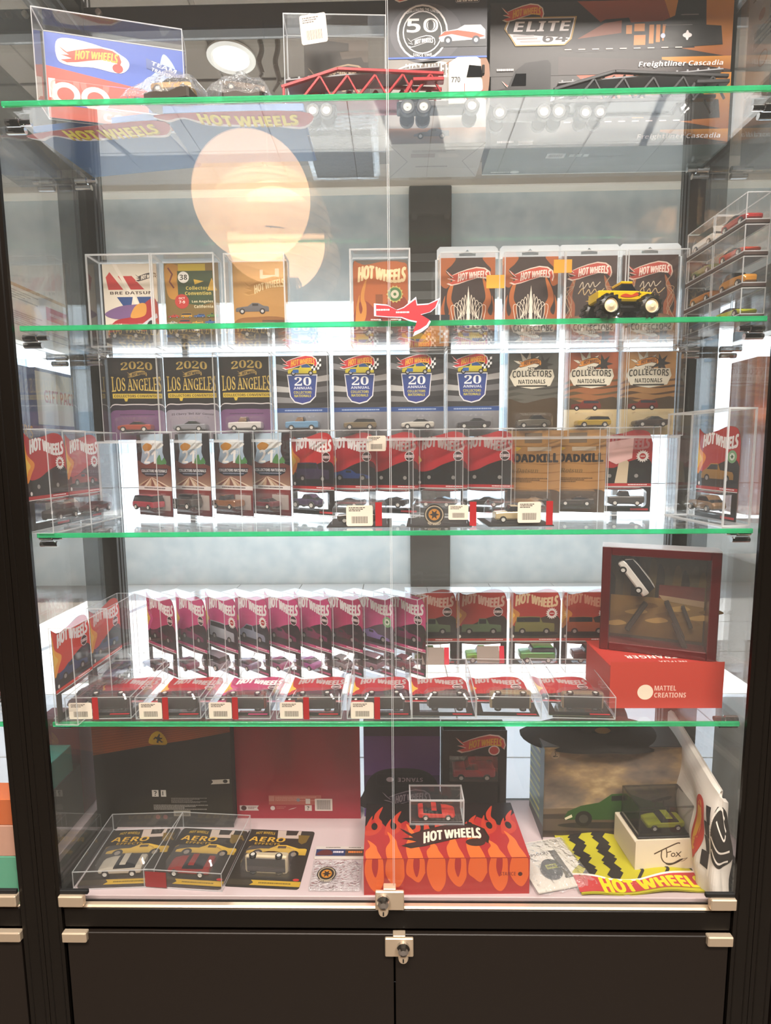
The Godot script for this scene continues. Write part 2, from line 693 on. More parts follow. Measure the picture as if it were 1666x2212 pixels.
func clam_meshes(w: float, h: float, d: float) -> Array:
	# a hinged blister case with a hanging hole: back sheet with its header, and a bulged front
	var name_ := "clam%.3f %.3f %.3f" % [w, h, d]
	if meshes.has(name_):
		return meshes[name_]
	var m := Mb.new()
	var e := Mb.new()
	var x := w / 2
	var z := d / 2
	var hh := h - .024
	m.quad(Vector3(x, 0, -z), Vector3(-x, 0, -z), Vector3(-x, hh, -z), Vector3(x, hh, -z))
	m.quad(Vector3(-x + .003, .002, z), Vector3(x - .003, .002, z), Vector3(x - .003, hh, z), Vector3(-x + .003, hh, z))
	m.quad(Vector3(x, .002, -z), Vector3(x, hh, -z), Vector3(x - .003, hh, z), Vector3(x - .003, .002, z))
	m.quad(Vector3(-x, hh, -z), Vector3(-x, .002, -z), Vector3(-x + .003, .002, z), Vector3(-x + .003, hh, z))
	m.quad(Vector3(-x, hh, -z), Vector3(-x + .003, hh, z), Vector3(x - .003, hh, z), Vector3(x, hh, -z))
	# header sheet round the hole
	var a := PackedVector2Array([Vector2(-x, hh), Vector2(x, hh), Vector2(x, hh + .006), Vector2(-x, hh + .006)])
	e.prism(a, -z, -z + .0012)
	e.prism(PackedVector2Array([Vector2(-x, hh + .006), Vector2(-.016, hh + .006), Vector2(-.016, hh + .011), Vector2(-.007, hh + .012), Vector2(0, hh + .018), Vector2(0, h), Vector2(-x + .006, h), Vector2(-x, h - .006)]), -z, -z + .0012)
	e.prism(PackedVector2Array([Vector2(x, hh + .006), Vector2(x, h - .006), Vector2(x - .006, h), Vector2(0, h), Vector2(0, hh + .018), Vector2(.007, hh + .012), Vector2(.016, hh + .011), Vector2(.016, hh + .006)]), -z, -z + .0012)
	for sx in [-1, 1]:
		e.box(Vector3(sx * (x - .0035), hh / 2, z), Vector3(.002, hh, .002))
		e.box(Vector3(sx * (x + .0015), hh / 2, -z), Vector3(.003, hh, .0015))
	e.box(Vector3(0, hh, z), Vector3(w - .006, .002, .002))
	e.box(Vector3(0, .002, z), Vector3(w - .006, .002, .002))
	meshes[name_] = [m.mesh(), e.mesh()]
	return meshes[name_]


func blister_mesh(w: float, h: float, d: float) -> ArrayMesh:
	var name_ := "bl%.3f %.3f %.3f" % [w, h, d]
	if not meshes.has(name_):
		var m := Mb.new()
		var x := w / 2
		var r := minf(.008, d * .4)
		var ringf := func(i: float, z: float) -> Array:
			var o := []
			for q in rounded(-x + i, i, x - i, h - i, .009):
				o.append(Vector3(q.x, q.y, z))
			return o
		var lo: Array = ringf.call(0.0, 0.0)
		var mid: Array = ringf.call(.002, d - r)
		var hi: Array = ringf.call(.002 + r * .7, d)
		for i in lo.size():
			var k := (i + 1) % lo.size()
			m.quad(lo[i], lo[k], mid[k], mid[i])
			m.quad(mid[i], mid[k], hi[k], hi[i])
		m.face(hi, Vector3.BACK)
		meshes[name_] = m.mesh()
	return meshes[name_]


func card_mesh(cut: String, w: float, h: float) -> ArrayMesh:
	var name_ := "cd%s%.3f %.3f" % [cut, w, h]
	if not meshes.has(name_):
		var m := Mb.new()
		var x := w / 2
		if cut == "":
			m.prism(rounded(-x, 0, x, h, .006), -.0005, 0)
		else:
			var top := Art.smooth([Vector2(x, h * .84), Vector2(x - .008, h * .965), Vector2(x - .03, h), Vector2(0, h * .965), Vector2(-x + .036, h * .925), Vector2(-x + .012, h * .94), Vector2(-x, h * .995)], false)
			var p := PackedVector2Array([Vector2(-x, .05), Vector2(x, .05)])
			p.append_array(PackedVector2Array(top))
			m.prism(p, -.0005, 0)
			m.prism(PackedVector2Array([Vector2(-x, 0), Vector2(x, 0), Vector2(x, .012), Vector2(-x, .012)]), -.0005, 0)
			m.prism(PackedVector2Array([Vector2(-x, .012), Vector2(-x + .013, .012), Vector2(-x + .013, .05), Vector2(-x, .05)]), -.0005, 0)
			m.prism(PackedVector2Array([Vector2(x - .013, .012), Vector2(x, .012), Vector2(x, .05), Vector2(x - .013, .05)]), -.0005, 0)
		meshes[name_] = m.mesh()
	return meshes[name_]


# a carded toy car in its clear case; o: case (box, acrylic, clam, none), w, h, d, cw, ch (card), cut, car [kind, colour, length], price, flat
func pack(label: String, group: String, design: String, pos: Vector3, yaw: float, o := {}) -> Node3D:
	var t := thing("carded_toy_car", label, "toy car", pos, yaw, group)
	var w: float = o.get("w", .112)
	var h: float = o.get("h", .172)
	var d: float = o.get("d", .044)
	var cw: float = o.get("cw", .108)
	var ch: float = o.get("ch", .165)
	var case_: String = o.get("case", "box")
	var cut: String = o.get("cut", "")
	var root := Transform3D()
	if o.get("flat", false):
		root = Transform3D(Basis(Vector3.RIGHT, -PI / 2), Vector3(0, d / 2, 0))
	if o.has("tilt"):
		root = Transform3D(Basis(Vector3.RIGHT, deg_to_rad(o.tilt)), Vector3.ZERO)
	if case_ == "clam":
		var s := clam_meshes(w, h, d)
		put("blister_case", s[0], M["film"], t, root)
		put("case_flange", s[1], M["clear edge"], t, root)
	elif case_ != "none":
		var s := shell(case_, w, h, d)
		put("clear_case", s[0], M["film" if case_ == "box" else "acrylic"], t, root)
		put("case_edge", s[1], M["clear edge"], t, root)
	var z := -d / 2 + .004
	var y0 := .003
	var c := put("card", card_mesh(cut, cw, ch), plain(o.get("back", "6d6258")), t, root * at(0, y0, z))
	put("print", art(design), M["print"], c, at(-cw / 2, 0, .0003))
	if o.has("car"):
		var cd: Array = o.car
		var ln: float = cd[2] if cd.size() > 2 else .066
		var bw := ln + .014
		var bd: float = minf(.034, d - .008)
		var bl := put("blister", blister_mesh(bw, .04, bd), M["blister"], t, root * at(o.get("cx", 0.0), .013 if cut else .01, z + .0006))
		bl.name = "blister"
		toy_car(t, cd[0], cd[1], ln, root * at(o.get("cx", 0.0), .018, z + .017), "car_body", cd[3] if cd.size() > 3 else 1.0)
	if o.get("price", 0):
		# the sticker and its red tape on the face towards the viewer
		var on_end: bool = o.get("flat", false)
		var sx: float = o.get("px", -.028)
		var pt := put("price_sticker", art("price"), M["print"], t, at(sx - .02, .001, .0008) if on_end else root * at(sx - .02, o.get("py", .125), d / 2 + .0006))
		pt.set_meta("label", "white price sticker with a barcode")
		if o.price > 1:
			put("red_tape", one(Vector3(0, 0, 0), Vector3(.010, .04, .0006), 0), plain("a8171c", .4), t, at(sx + .026, .02, .0006))
	return t


# ---- print -----------------------------------------------------------------------------------------------------

func V(x, y) -> Vector2:
	return Vector2(x, y)


func rlc(a: Art, red, dark, kind: String, s, badge: int, flame_c = "e88a22", foil = "f2eeee") -> void:
	# the die-cut club card: 108 x 165 with its window below
	var w := 108.0
	var top := Art.smooth([V(108, 138), V(100, 159), V(78, 164.6), V(54, 159), V(18, 152.5), V(12, 155), V(0, 163.5)], false)
	var p := [V(0, 49), V(108, 49)]
	p.append_array(top)
	a.P(p, red)
	a.C([0, 49, 108, 49, 108, 96, 92, 108, 60, 100, 34, 88, 12, 84, 0, 90], dark)
	a.P(Art.smooth(Art.pairs([0, 158, 5, 128, 22, 112, 14, 96, 0, 82])), flame_c)
	a.P(Art.smooth(Art.pairs([0, 140, 4, 120, 12, 108, 6, 100, 0, 92])), "f3c146")
	a.T("HOT WHEELS", 57, 128, 20, foil, {"w": 88, "wave": -4.5, "arc": 3.0, "sl": 0.06, "up": 0.3, "fat": 0.05})
	if badge == 0:
		a.O(89, 116, 10, 10, "e9dfe0")
		a.O(89, 116, 8.8, 8.8, "38211f")
		a.R(79, 113.5, 20, 5, "e9dfe0")
		a.T("RED LINE", 89, 114.4, 3.2, "7a1519", {"w": 18})
	elif badge == 1:
		a.star(90, 112, 13, 9.6, 16, "eeeae6")
		a.O(90, 112, 6, 6, "b22a2a")
		a.lines(86, 111, 8, 1, 2, "eeeae6")
	else:
		a.ring(90, 112, 9, 4.5, "7fae7f")
		a.O(90, 112, 6.5, 6.5, "d9e6d2")
		a.star(90, 112, 5, 2, 6, "35573a")
	a.O(54, 68, 50, 6, "0f0d0e")
	a.car(12, 66, 84, s, CARS[kind], "1c2026", true, "8d8a86")
	a.R(0, 52, 108, 5.5, red)
	a.lines(64, 54, 36, 1, 1.8, "f0e6e6")
	a.R(0, 50.4, 108, 1.2, "efe9e6")
	a.R(0, 0, 108, 11.9, "1b1819")
	a.R(0, 12, 12.9, 38, "1f1b1c")
	a.R(95.1, 12, 12.9, 38, "1f1b1c")
	a.R(70, 3, 34, 4, red)
	a.O(8, 62, 2.6, 3.4, "e6e0dc")


func flames(a: Art, w: float, s, s2 = null) -> void:
	a.flame(0, w * .25, w * .28, w * .9, s, s2)
	var p := []
	for q in [[w * .72, .25]]:
		p.append(q)
	var m := Art.smooth(Art.pairs([w, w * .25, w * .86, w * .27, w * .76, w * .43, w * .74, w * .66, w * .8, w * .82, w * .74, w * 1.15, w * .86, w * .95, w * .9, w * .75, w * .84, w * .58, w * .9, w * .5, w * .93, w * .62, w * .91, w * .84, w * .98, w * .62, w, w * .44]))
	a.P(m, s, s2)


func art(key: String) -> ArrayMesh:
	if arts.has(key):
		return arts[key]
	var a := Art.new()
	a.lim = Vector2(140, 150) if key == "aero" else (Vector2(60, 60) if key == "kit" else Vector2(108, 165))
	match key:
		"price":
			a.P(Array(rounded(0, 0, 40, 30, 3)), "ece0cf")
			a.lines(4, 26, 26, 3, 1.3, "4a3d34")
			a.barcode(8, 4, 24, 10)
		"la", "la_grey":
			a.R(0, 0, 108, 165, "14120f")
			for i in 5:
				a.R(8 + i * 20, 118 + (i % 3) * 6, 14, 40, "201c16", "14120f")
			a.T("2020", 56, 140, 15, "b79a4c", {"w": 62, "f": "serif", "arc": 3})
			a.flame_sign(56, 126, 40, "14120f", "a98d48", "14120f")
			a.T("LOS ANGELES", 54, 97, 26, "c9ad55", {"w": 98, "f": "serif", "arc": 3, "up": .35})
			a.R(6, 84, 98, 9.5, "c8ac3c")
			a.T("COLLECTORS CONVENTION", 55, 86.2, 5, "1a160e", {"w": 92})
			a.P([V(28, 84), V(36, 84), V(34, 78), V(30, 78)], "c8ac3c")
			var up := "8f8894" if key == "la_grey" else "6d4a70"
			a.C([0, 0, 108, 0, 108, 66, 80, 72, 54, 73, 28, 72, 0, 66], "cfc8c8")
			a.C([0, 0, 108, 0, 108, 64, 80, 70, 54, 71, 28, 70, 0, 64], "2a2430")
			a.C([0, 0, 108, 0, 108, 54, 80, 60, 54, 61, 28, 60, 0, 54], up)
			if key == "la_grey":
				a.T("55 Chevy 'Bel Air' Gasser", 54, 47, 5.5, "2f2a34", {"f": "serif", "w": 86, "arc": 2})
			else:
				a.lines(18, 50, 72, 1, 2.4, "4f3a54")
		"n20", "n20_blue":
			a.R(0, 0, 108, 165, "3a3a3c")
			for i in 6:
				a.P([V(-2, 150 - i * 22), V(50, 140 - i * 20), V(50, 131 - i * 20), V(-2, 138 - i * 22)], ["8a8a8c", "232325", "b9b8b6"][i % 3])
				a.P([V(60, 140 - i * 20), V(110, 150 - i * 22), V(110, 138 - i * 22), V(60, 130 - i * 20)], ["2a2a2c", "a9a8a6", "6f6f72"][i % 3])
			a.P([V(22, 128), V(84, 128), V(80, 84), V(68, 72), V(52, 68), V(36, 72), V(27, 84)], "e4e4e6")
			a.P([V(24, 126), V(82, 126), V(78, 85), V(67, 74.5), V(52, 70.5), V(37, 74.5), V(29, 85)], "2c4a8e", "38418a")
			a.T("20", 54, 106, 17, "eef1f4", {"w": 34, "f": "serif"})
			a.T("ANNUAL", 54, 98.5, 5, "dfe5ee", {"w": 38})
			a.T("COLLECTORS", 53, 90, 5, "d8cc42", {"w": 36})
			a.T("NATIONALS", 53, 83, 5, "d8cc42", {"w": 34})
			a.car(24, 126, 58, "e3d23a", CARS.hotrod, "24508f")
			a.R(34, 131, 12, 7, "2b62a8")
			for i in 5:
				for j in 4:
					if (i + j) % 2:
						a.P([V(72 + i * 4, 134 + j * 5 + i), V(76 + i * 4, 135 + j * 5 + i), V(76 + i * 4, 140 + j * 5 + i), V(72 + i * 4, 139 + j * 5 + i)], "f4f4f4")
					else:
						a.P([V(72 + i * 4, 134 + j * 5 + i), V(76 + i * 4, 135 + j * 5 + i), V(76 + i * 4, 140 + j * 5 + i), V(72 + i * 4, 139 + j * 5 + i)], "141414")
			a.flame_sign(48, 140, 70, "f1b23a", "d2343c", "ece4e0")
			a.R(0, 52, 108, 9, "31508e")
			a.lines(16, 55, 78, 1, 2.6, "9fb3d4")
			a.R(0, 0, 108, 52, "8c8c90", "5b5b5e")
		"c25_grey", "c25_red", "c25_tan":
			var bg: Array = {"c25_grey": ["4c4d48", "6c675a"], "c25_red": ["a2502f", "8a6a3a"], "c25_tan": ["b98a52", "7d5630"]}[key]
			a.R(0, 0, 108, 165, bg[0], bg[1])
			for i in 7:
				a.C([0, 30 + i * 12, 40, 36 + i * 12, 70, 28 + i * 13, 108, 36 + i * 12, 108, 40 + i * 12, 60, 34 + i * 12, 20, 40 + i * 12], Color(bg[1]).darkened(.25 + .08 * (i % 3)))
			a.star(46, 140, 30, 13, 9, "d9d2c0")
			a.star(78, 142, 20, 8, 7, "2b2a26")
			a.P([V(16, 132), V(96, 132), V(100, 118), V(92, 100), V(56, 94), V(20, 100), V(10, 118)], "ddd6c2")
			a.flame_sign(50, 138, 46, "6a3a1c", "d98b33", "3a2c20")
			a.T("25TH", 54, 130, 7, "2a2620", {"w": 18, "sl": .2})
			a.T("COLLECTORS", 55, 116, 12, "3a362e", {"w": 78, "arc": 3, "up": .3})
			a.T("NATIONALS", 55, 104.5, 8, "3a362e", {"w": 54})
			a.R(24, 98.5, 62, 3, "3a362e")
			a.C([0, 0, 108, 0, 108, 70, 80, 74, 40, 66, 0, 72], "4a3a26")
			if key != "c25_grey":
				a.R(0, 0, 108, 52, "c8b48a")
				a.car(16, 50, 60, "7a2d22", CARS.wagon)
		"n21":
			a.R(0, 0, 108, 165, "b8cfe0", "6d94b8")
			a.P([V(0, 165), V(14, 165), V(18, 130), V(8, 96), V(0, 92)], "1f2126")
			a.P([V(108, 165), V(88, 165), V(84, 128), V(96, 98), V(108, 92)], "22242a")
			a.C([0, 92, 0, 112, 30, 104, 60, 110, 108, 100, 108, 92], "6d3a34")
			a.C([22, 142, 40, 150, 66, 152, 88, 144, 74, 136, 52, 134, 36, 130], "e8ebe8")
			a.C([20, 140, 34, 147, 52, 142, 44, 133, 28, 131], "c98a2c")
			a.R(0, 52, 108, 42, "6d3230", "a48670")
			a.P([V(10, 96), V(98, 96), V(94, 86), V(80, 80), V(28, 80), V(14, 86)], "1d2230")
			a.T("21", 42, 106, 26, "f2f3f1", {"w": 38, "sl": .1})
			a.T("ST", 66, 124, 6, "eef0ee", {"w": 9})
			a.C([62, 106, 74, 124, 80, 112, 88, 118, 94, 106], "4c8a4e")
			a.T("COLLECTORS NATIONALS", 54, 88.5, 5.4, "e9e9ec", {"w": 82})
			a.lines(24, 84, 60, 1, 1.6, "9aa3b8")
			for i in 9:
				a.P([V(44, 78), V(48, 78), V(-6 + i * 15, 56), V(-16 + i * 15, 56)], ["c0a184", "7d4a3c", "d9c4ac"][i % 3])
			a.R(0, 52, 108, 8, "d8d4d2")
			a.lines(20, 55, 70, 1, 2.4, "4a3a3a")
			a.R(0, 0, 108, 52, "7a2a2a", "4e2022")
			a.R(58, 12, 44, 30, "a9a09a", "8c8480")
		"rlc_red_coupe": rlc(a, "b8242a", "191516", "coupe", "22211f", 0)
		"rlc_red_truck": rlc(a, "b8242a", "191516", "suv", "3a2c4c", 0)
		"rlc_red_blue": rlc(a, "b3232b", "191516", "racer", "1d3b7c", 0)
		"rlc_red_black": rlc(a, "b0202a", "171314", "racer", "1b1a18", 0, "b8262a", "b9a6a4")
		"rlc_red_star": rlc(a, "b5262a", "171415", "racer", "1a1d1c", 1)
		"rlc_red_star_red": rlc(a, "b8302e", "54201e", "racer", "a03532", 1)
		"rlc_red_tan": rlc(a, "b02a2a", "232020", "hotrod", "a87a30", 2)
		"rlc_pink_coupe": rlc(a, "c8467e", "1d1519", "coupe", "7d1f52", 0, "d0508a")
		"rlc_pink_racer": rlc(a, "b83a68", "1d1519", "racer", "571432", 0, "d0508a")
		"rlc_pink_van": rlc(a, "c4487e", "28262e", "suv", "b9bcc6", 1, "d0508a")
		"rlc_pink_hot": rlc(a, "c84e80", "2b2b34", "hotrod", "99a0b4", 1, "d0508a")
		"rlc_pink_drag": rlc(a, "c45486", "544a54", "racer", "8e7ab8", 3, "cf8a3c")
		"rlc_green": rlc(a, "b2352f", "2b2320", "pickup", "5c7350", 0, "c77f3a", "d9b4a4")
		"rlc_green_wagon": rlc(a, "ae322e", "3a2f22", "suv", "7d7a3e", 1, "d08a3a", "e0c49a")
		"rlc_green_red": rlc(a, "a83a2c", "33261f", "suv", "a0522c", 1, "d08a3a", "c98a70")
		"rlc_flame": rlc(a, "d6331f", "1a1a22", "coupe", "27406e", 0, "f0a02a")
		"kill_a", "kill_b":
			a.R(0, 0, 108, 165, "b98a4e", "a2743e")
			for i in 9:
				a.C([0, 12 + i * 17, 40, 14 + i * 17, 80, 11 + i * 17, 108, 14 + i * 17, 108, 15.5 + i * 17, 70, 13 + i * 17, 30, 16 + i * 17, 0, 14 + i * 17], "94672f")
			a.R(38, 140, 34, 20, "7d6a52")
			a.P([V(4, 126), V(22, 133), V(32, 130), V(24, 124), V(8, 122)], "d8ac2e")
			a.R(44, 124, 46, 8, "cfc0a8")
			a.T("ROADKILL", 54, 102, 16, "171310", {"w": 98, "up": .2, "fat": .06})
			a.T("Datsun" if key == "kill_a" else "Rotsun", 44, 80, 9, "7d5f30", {"f": "serif", "sl": .2})
			a.lines(8, 68, 80, 3, 2, "6b4c24")
			a.C([0, 0, 108, 0, 108, 42, 60, 46, 0, 40], "4a3a2a")
		"woman":
			rlc(a, "b32329", "161415", "pickup", "24221f", 1, "b3232a", "b87a7c")
			a.P([V(38, 58), V(62, 58), V(64, 100), V(54, 112), V(44, 96)], "d2c0a2")
			a.P([V(20, 140), V(72, 148), V(70, 108), V(40, 96), V(24, 104)], "f0c4c0")
		"pin", "pin_b":
			a.R(0, 0, 112, 165, "3a2418", "241510")
			flames(a, 112, "c9722c", "8a3c18")
			a.P(Art.smooth(Art.pairs([0, 165, 0, 120, 14, 108, 22, 126, 12, 140, 24, 152, 30, 165])), "a8571f")
			a.P(Art.smooth(Art.pairs([112, 165, 112, 122, 98, 110, 92, 128, 100, 142, 90, 154, 84, 165])), "a8571f")
			a.flame_sign(56, 116, 84, "f0dcd0", "c24a34", "e8cfc0")
			for i in 6:
				for g in [-1, 1]:
					var x: float = 56.0 + g * (3 + i * 5.2)
					a.L(Art.smooth([V(56 + g * (2 + i * 3.2), 8), V(x, 44), V(56 + g * (2 + i * 6.4), 72), V(56 + g * (1 + i * 5.0), 100 - i * 5), V(56 + g * (1 + i * 3.0), 84 - i * 5), V(56 + g * (4 + i * 4.0), 60 - i * 3)], false, 6), 1.0, "e9dcc8")
			a.P([V(56, 112), V(59, 80), V(57, 20), V(55, 20), V(53, 80)], "f0e6d6")
		"script", "script_b":
			a.R(0, 0, 112, 165, "4a3a32" if key == "script" else "3a2620", "2c201c")
			flames(a, 112, "a8633a", "7a3a24")
			for g in [-1, 1]:
				for i in 3:
					a.L(Art.smooth([V(56 + g * 50, 20 + i * 12), V(56 + g * 34, 50 + i * 14), V(56 + g * 46, 84 + i * 10), V(56 + g * 30, 110), V(56 + g * 42, 130)], false, 6), 1.2, "a8896a")
			a.flame_sign(54, 122, 84, "efd9cc", "b84a3c", "d9c0b0")
			a.L(Art.smooth([V(36, 106), V(42, 116), V(44, 104), V(52, 114), V(56, 106), V(62, 116), V(66, 107), V(76, 116)], false), 1.6, "c9b9a0")
			a.L(Art.smooth([V(34, 94), V(42, 104), V(46, 92), V(54, 102), V(58, 94), V(66, 103), V(72, 94), V(84, 104)], false), 1.6, "c4a878")
			a.star(64, 80, 16, 6, 8, "b8944a")
			a.star(70, 70, 9, 4, 7, "d2ae62")
			a.C([20, 50, 90, 54, 100, 30, 60, 22, 24, 28], "6b4a2c")
		"bre":
			a.R(0, 0, 108, 165, "e4dccb")
			a.P([V(6, 140), V(14, 150), V(40, 116), V(10, 116)], "c23a36")
			a.P([V(30, 142), V(58, 142), V(82, 116), V(50, 116)], "c23a36")
			a.P([V(20, 165), V(28, 165), V(72, 84), V(64, 84)], "efe8da")
			a.T("BRE DATSUN", 56, 107, 5.5, "4a3a34", {"w": 86})
			a.P([V(26, 102), V(58, 102), V(52, 76), V(44, 76)], "2a4a86")
			a.P([V(66, 102), V(98, 102), V(84, 76), V(76, 76)], "2a4a86")
			a.flame_sign(88, 132, 46, "e8e0d0", "3a3434", "d9d0c0")
			a.C([0, 70, 30, 84, 70, 88, 108, 92, 108, 70, 60, 62, 20, 60], "7a5a8c")
			a.C([4, 30, 20, 56, 60, 66, 84, 92, 104, 96, 108, 40, 70, 22, 20, 20], "a8262a")
			a.C([52, 62, 60, 82, 74, 90, 84, 86, 80, 66], "d89a44")
			a.P([V(60, 40), V(104, 70), V(106, 62), V(66, 34)], "c9c9d2")
			a.C([0, 22, 50, 30, 90, 36, 96, 14, 40, 8, 6, 12], "1d1718")
			a.O(94, 40, 12, 17, "17181a")
			a.O(94, 40, 6, 9, "8c8c8a")
			a.T("46", 26, 38, 11, "f0d8d4", {"sl": .3, "rot": 14})
			a.R(0, 0, 108, 8, "8a6a52")
		"conv":
			a.R(0, 0, 108, 165, "8a7030", "5e4a26")
			a.P(Art.smooth(Art.pairs([2, 160, 30, 158, 24, 130, 36, 104, 16, 96, 4, 110])), "b88430")
			a.R(28, 150, 54, 13, "c8b02e")
			a.L([V(8, 156), V(16, 144), V(10, 130), V(18, 118)], 3, "6a2a1e")
			a.P([V(26, 150), V(96, 150), V(96, 90), V(70, 84), V(40, 88), V(26, 96)], "2f4a2c")
			a.O(38, 138, 11, 11, "e6e6de")
			a.T("38", 38, 133, 10, "222a22", {"w": 15})
			a.P([V(58, 134), V(78, 130), V(60, 124)], "d8b23a")
			a.P([V(84, 112), V(104, 112), V(94, 136)], "d0a63e")
			a.T("Collectors", 66, 114, 7, "d6c25a", {"w": 48})
			a.T("Convention", 66, 104, 7, "d6c25a", {"w": 52})
			a.O(33, 92, 14, 14, "b8322e")
			a.T("OCT", 33, 96, 4, "f0e0d8", {"w": 12})
			a.T("7-9", 33, 88, 5.5, "f0e0d8", {"w": 12})
			a.T("Los Angeles", 74, 88, 6, "e0d8b0", {"w": 42})
			a.T("California", 76, 79, 6, "e0d8b0", {"w": 38})
			for i in 14:
				a.car(4 + (i % 4) * 26 - (i / 4) * 4, 60 - (i / 4) * 13, 22, ["c23a30", "d9a32e", "3a6aa8", "5c8a3c", "c4c0b0"][i % 5], CARS[["coupe", "van", "wagon", "pickup"][i % 4]])
			a.R(0, 0, 108, 14, "2a1e20")
			a.T("PORSCHE 959", 38, 5, 4, "cfc4b8", {"w": 40})
		"gold":
			a.R(0, 0, 108, 165, "c79a58", "a8763a")
			a.C([0, 165, 30, 158, 56, 150, 80, 140, 108, 138, 108, 165], "d6ac6c")
			a.P([V(54, 150), V(60, 150), V(60, 140), V(84, 140), V(84, 152), V(92, 152), V(92, 133), V(54, 133)], "e8dcc4")
			a.flame_sign(64, 104, 88, "e8d2a0", "b0823e", "c79a58", 12)
			a.C([0, 50, 40, 60, 108, 54, 108, 0, 0, 0], "8a5a28")
			a.car(4, 66, 66, "6b6c70", CARS.coupe, "23262a")
			a.R(56, 30, 52, 24, "5a3c22")
			a.lines(60, 22, 40, 3, 2, "3a2818")
		"orange":
			a.P(Art.smooth(Art.pairs([0, 0, 0, 150, 10, 160, 24, 156, 60, 162, 96, 160, 108, 140, 108, 0]), true, 3), "b4602c")
			a.P(Art.smooth(Art.pairs([0, 0, 0, 60, 20, 90, 50, 70, 80, 96, 108, 84, 108, 0]), true, 3), "8e3a22")
			a.flame(4, 40, 24, 90, "d08a3a")
			a.T("HOT WHEELS", 56, 124, 24, "f0d9a8", {"w": 92, "wave": -4, "arc": 3, "up": .3, "sl": .06, "fat": .05})
			a.star(82, 100, 17, 14, 14, "c8b868")
			a.O(82, 100, 13, 13, "4d7a44")
			a.O(82, 100, 8, 8, "d6d0b8")
			a.O(82, 100, 3, 3, "4d7a44")
			a.R(44, 40, 14, 60, "8a4a26")
			a.car(40, 44, 64, "8c2420", CARS.coupe)
			a.lines(34, 51, 20, 1, 2, "f2e0da")
			a.lines(74, 51, 22, 1, 2, "f2e0da")
			a.T("HWC EXCLUSIVE", 40, 26, 5, "d0a070", {"w": 60})
			a.lines(8, 16, 80, 3, 2, "5e2818")
		"kit":
			a.R(0, 0, 60, 60, "1a1f2a")
			a.C([0, 10, 30, 44, 60, 30, 60, 0, 0, 0], "c9802c")
			for i in 4:
				for j in 3:
					if (i + j) % 2:
						a.R(38 + i * 5, 16 + j * 5, 5, 5, "e8e6e0")
			a.T("HOT WHEELS", 28, 8, 8, "e8a83a", {"w": 44, "arc": 2})
		"aero":
			a.P(Array(rounded(0, 0, 140, 150, 8)), "2a251e")
			a.P([V(62, 150), V(80, 150), V(82, 136), V(104, 137), V(106, 150), V(112, 150), V(112, 128), V(66, 127)], "b8a89c")
			a.T("HOT WHEELS", 38, 136, 7, "b8962c", {"w": 40, "arc": 2})
			a.T("AERO", 46, 116, 13, "cba03a", {"w": 74, "sl": .12})
			a.T("EFFECTS", 50, 107, 6, "a8862a", {"w": 52})
			a.P([V(108, 138), V(132, 138), V(128, 118), V(120, 112), V(112, 118)], "6a5420")
			a.car(14, 74, 120, "d6ae40", CARS.racer, "4a3a28", false, "8a8078")
			a.R(0, 4, 140, 12, "b8962c")
			a.P([V(0, 4), V(46, 4), V(52, 10), V(46, 16), V(0, 16)], "3a3228")
			a.lines(62, 8.5, 62, 1, 3, "6d5818")
			a.O(130, 20, 6, 3, "b02a2a")
		_:
			a.lim = Vector2(297, 152) if key == "flames_top" else (Vector2(297, 70) if key == "flames_front" else Vector2.ZERO)
			art_two(key, a)
	arts[key] = a.mesh()
	return arts[key]


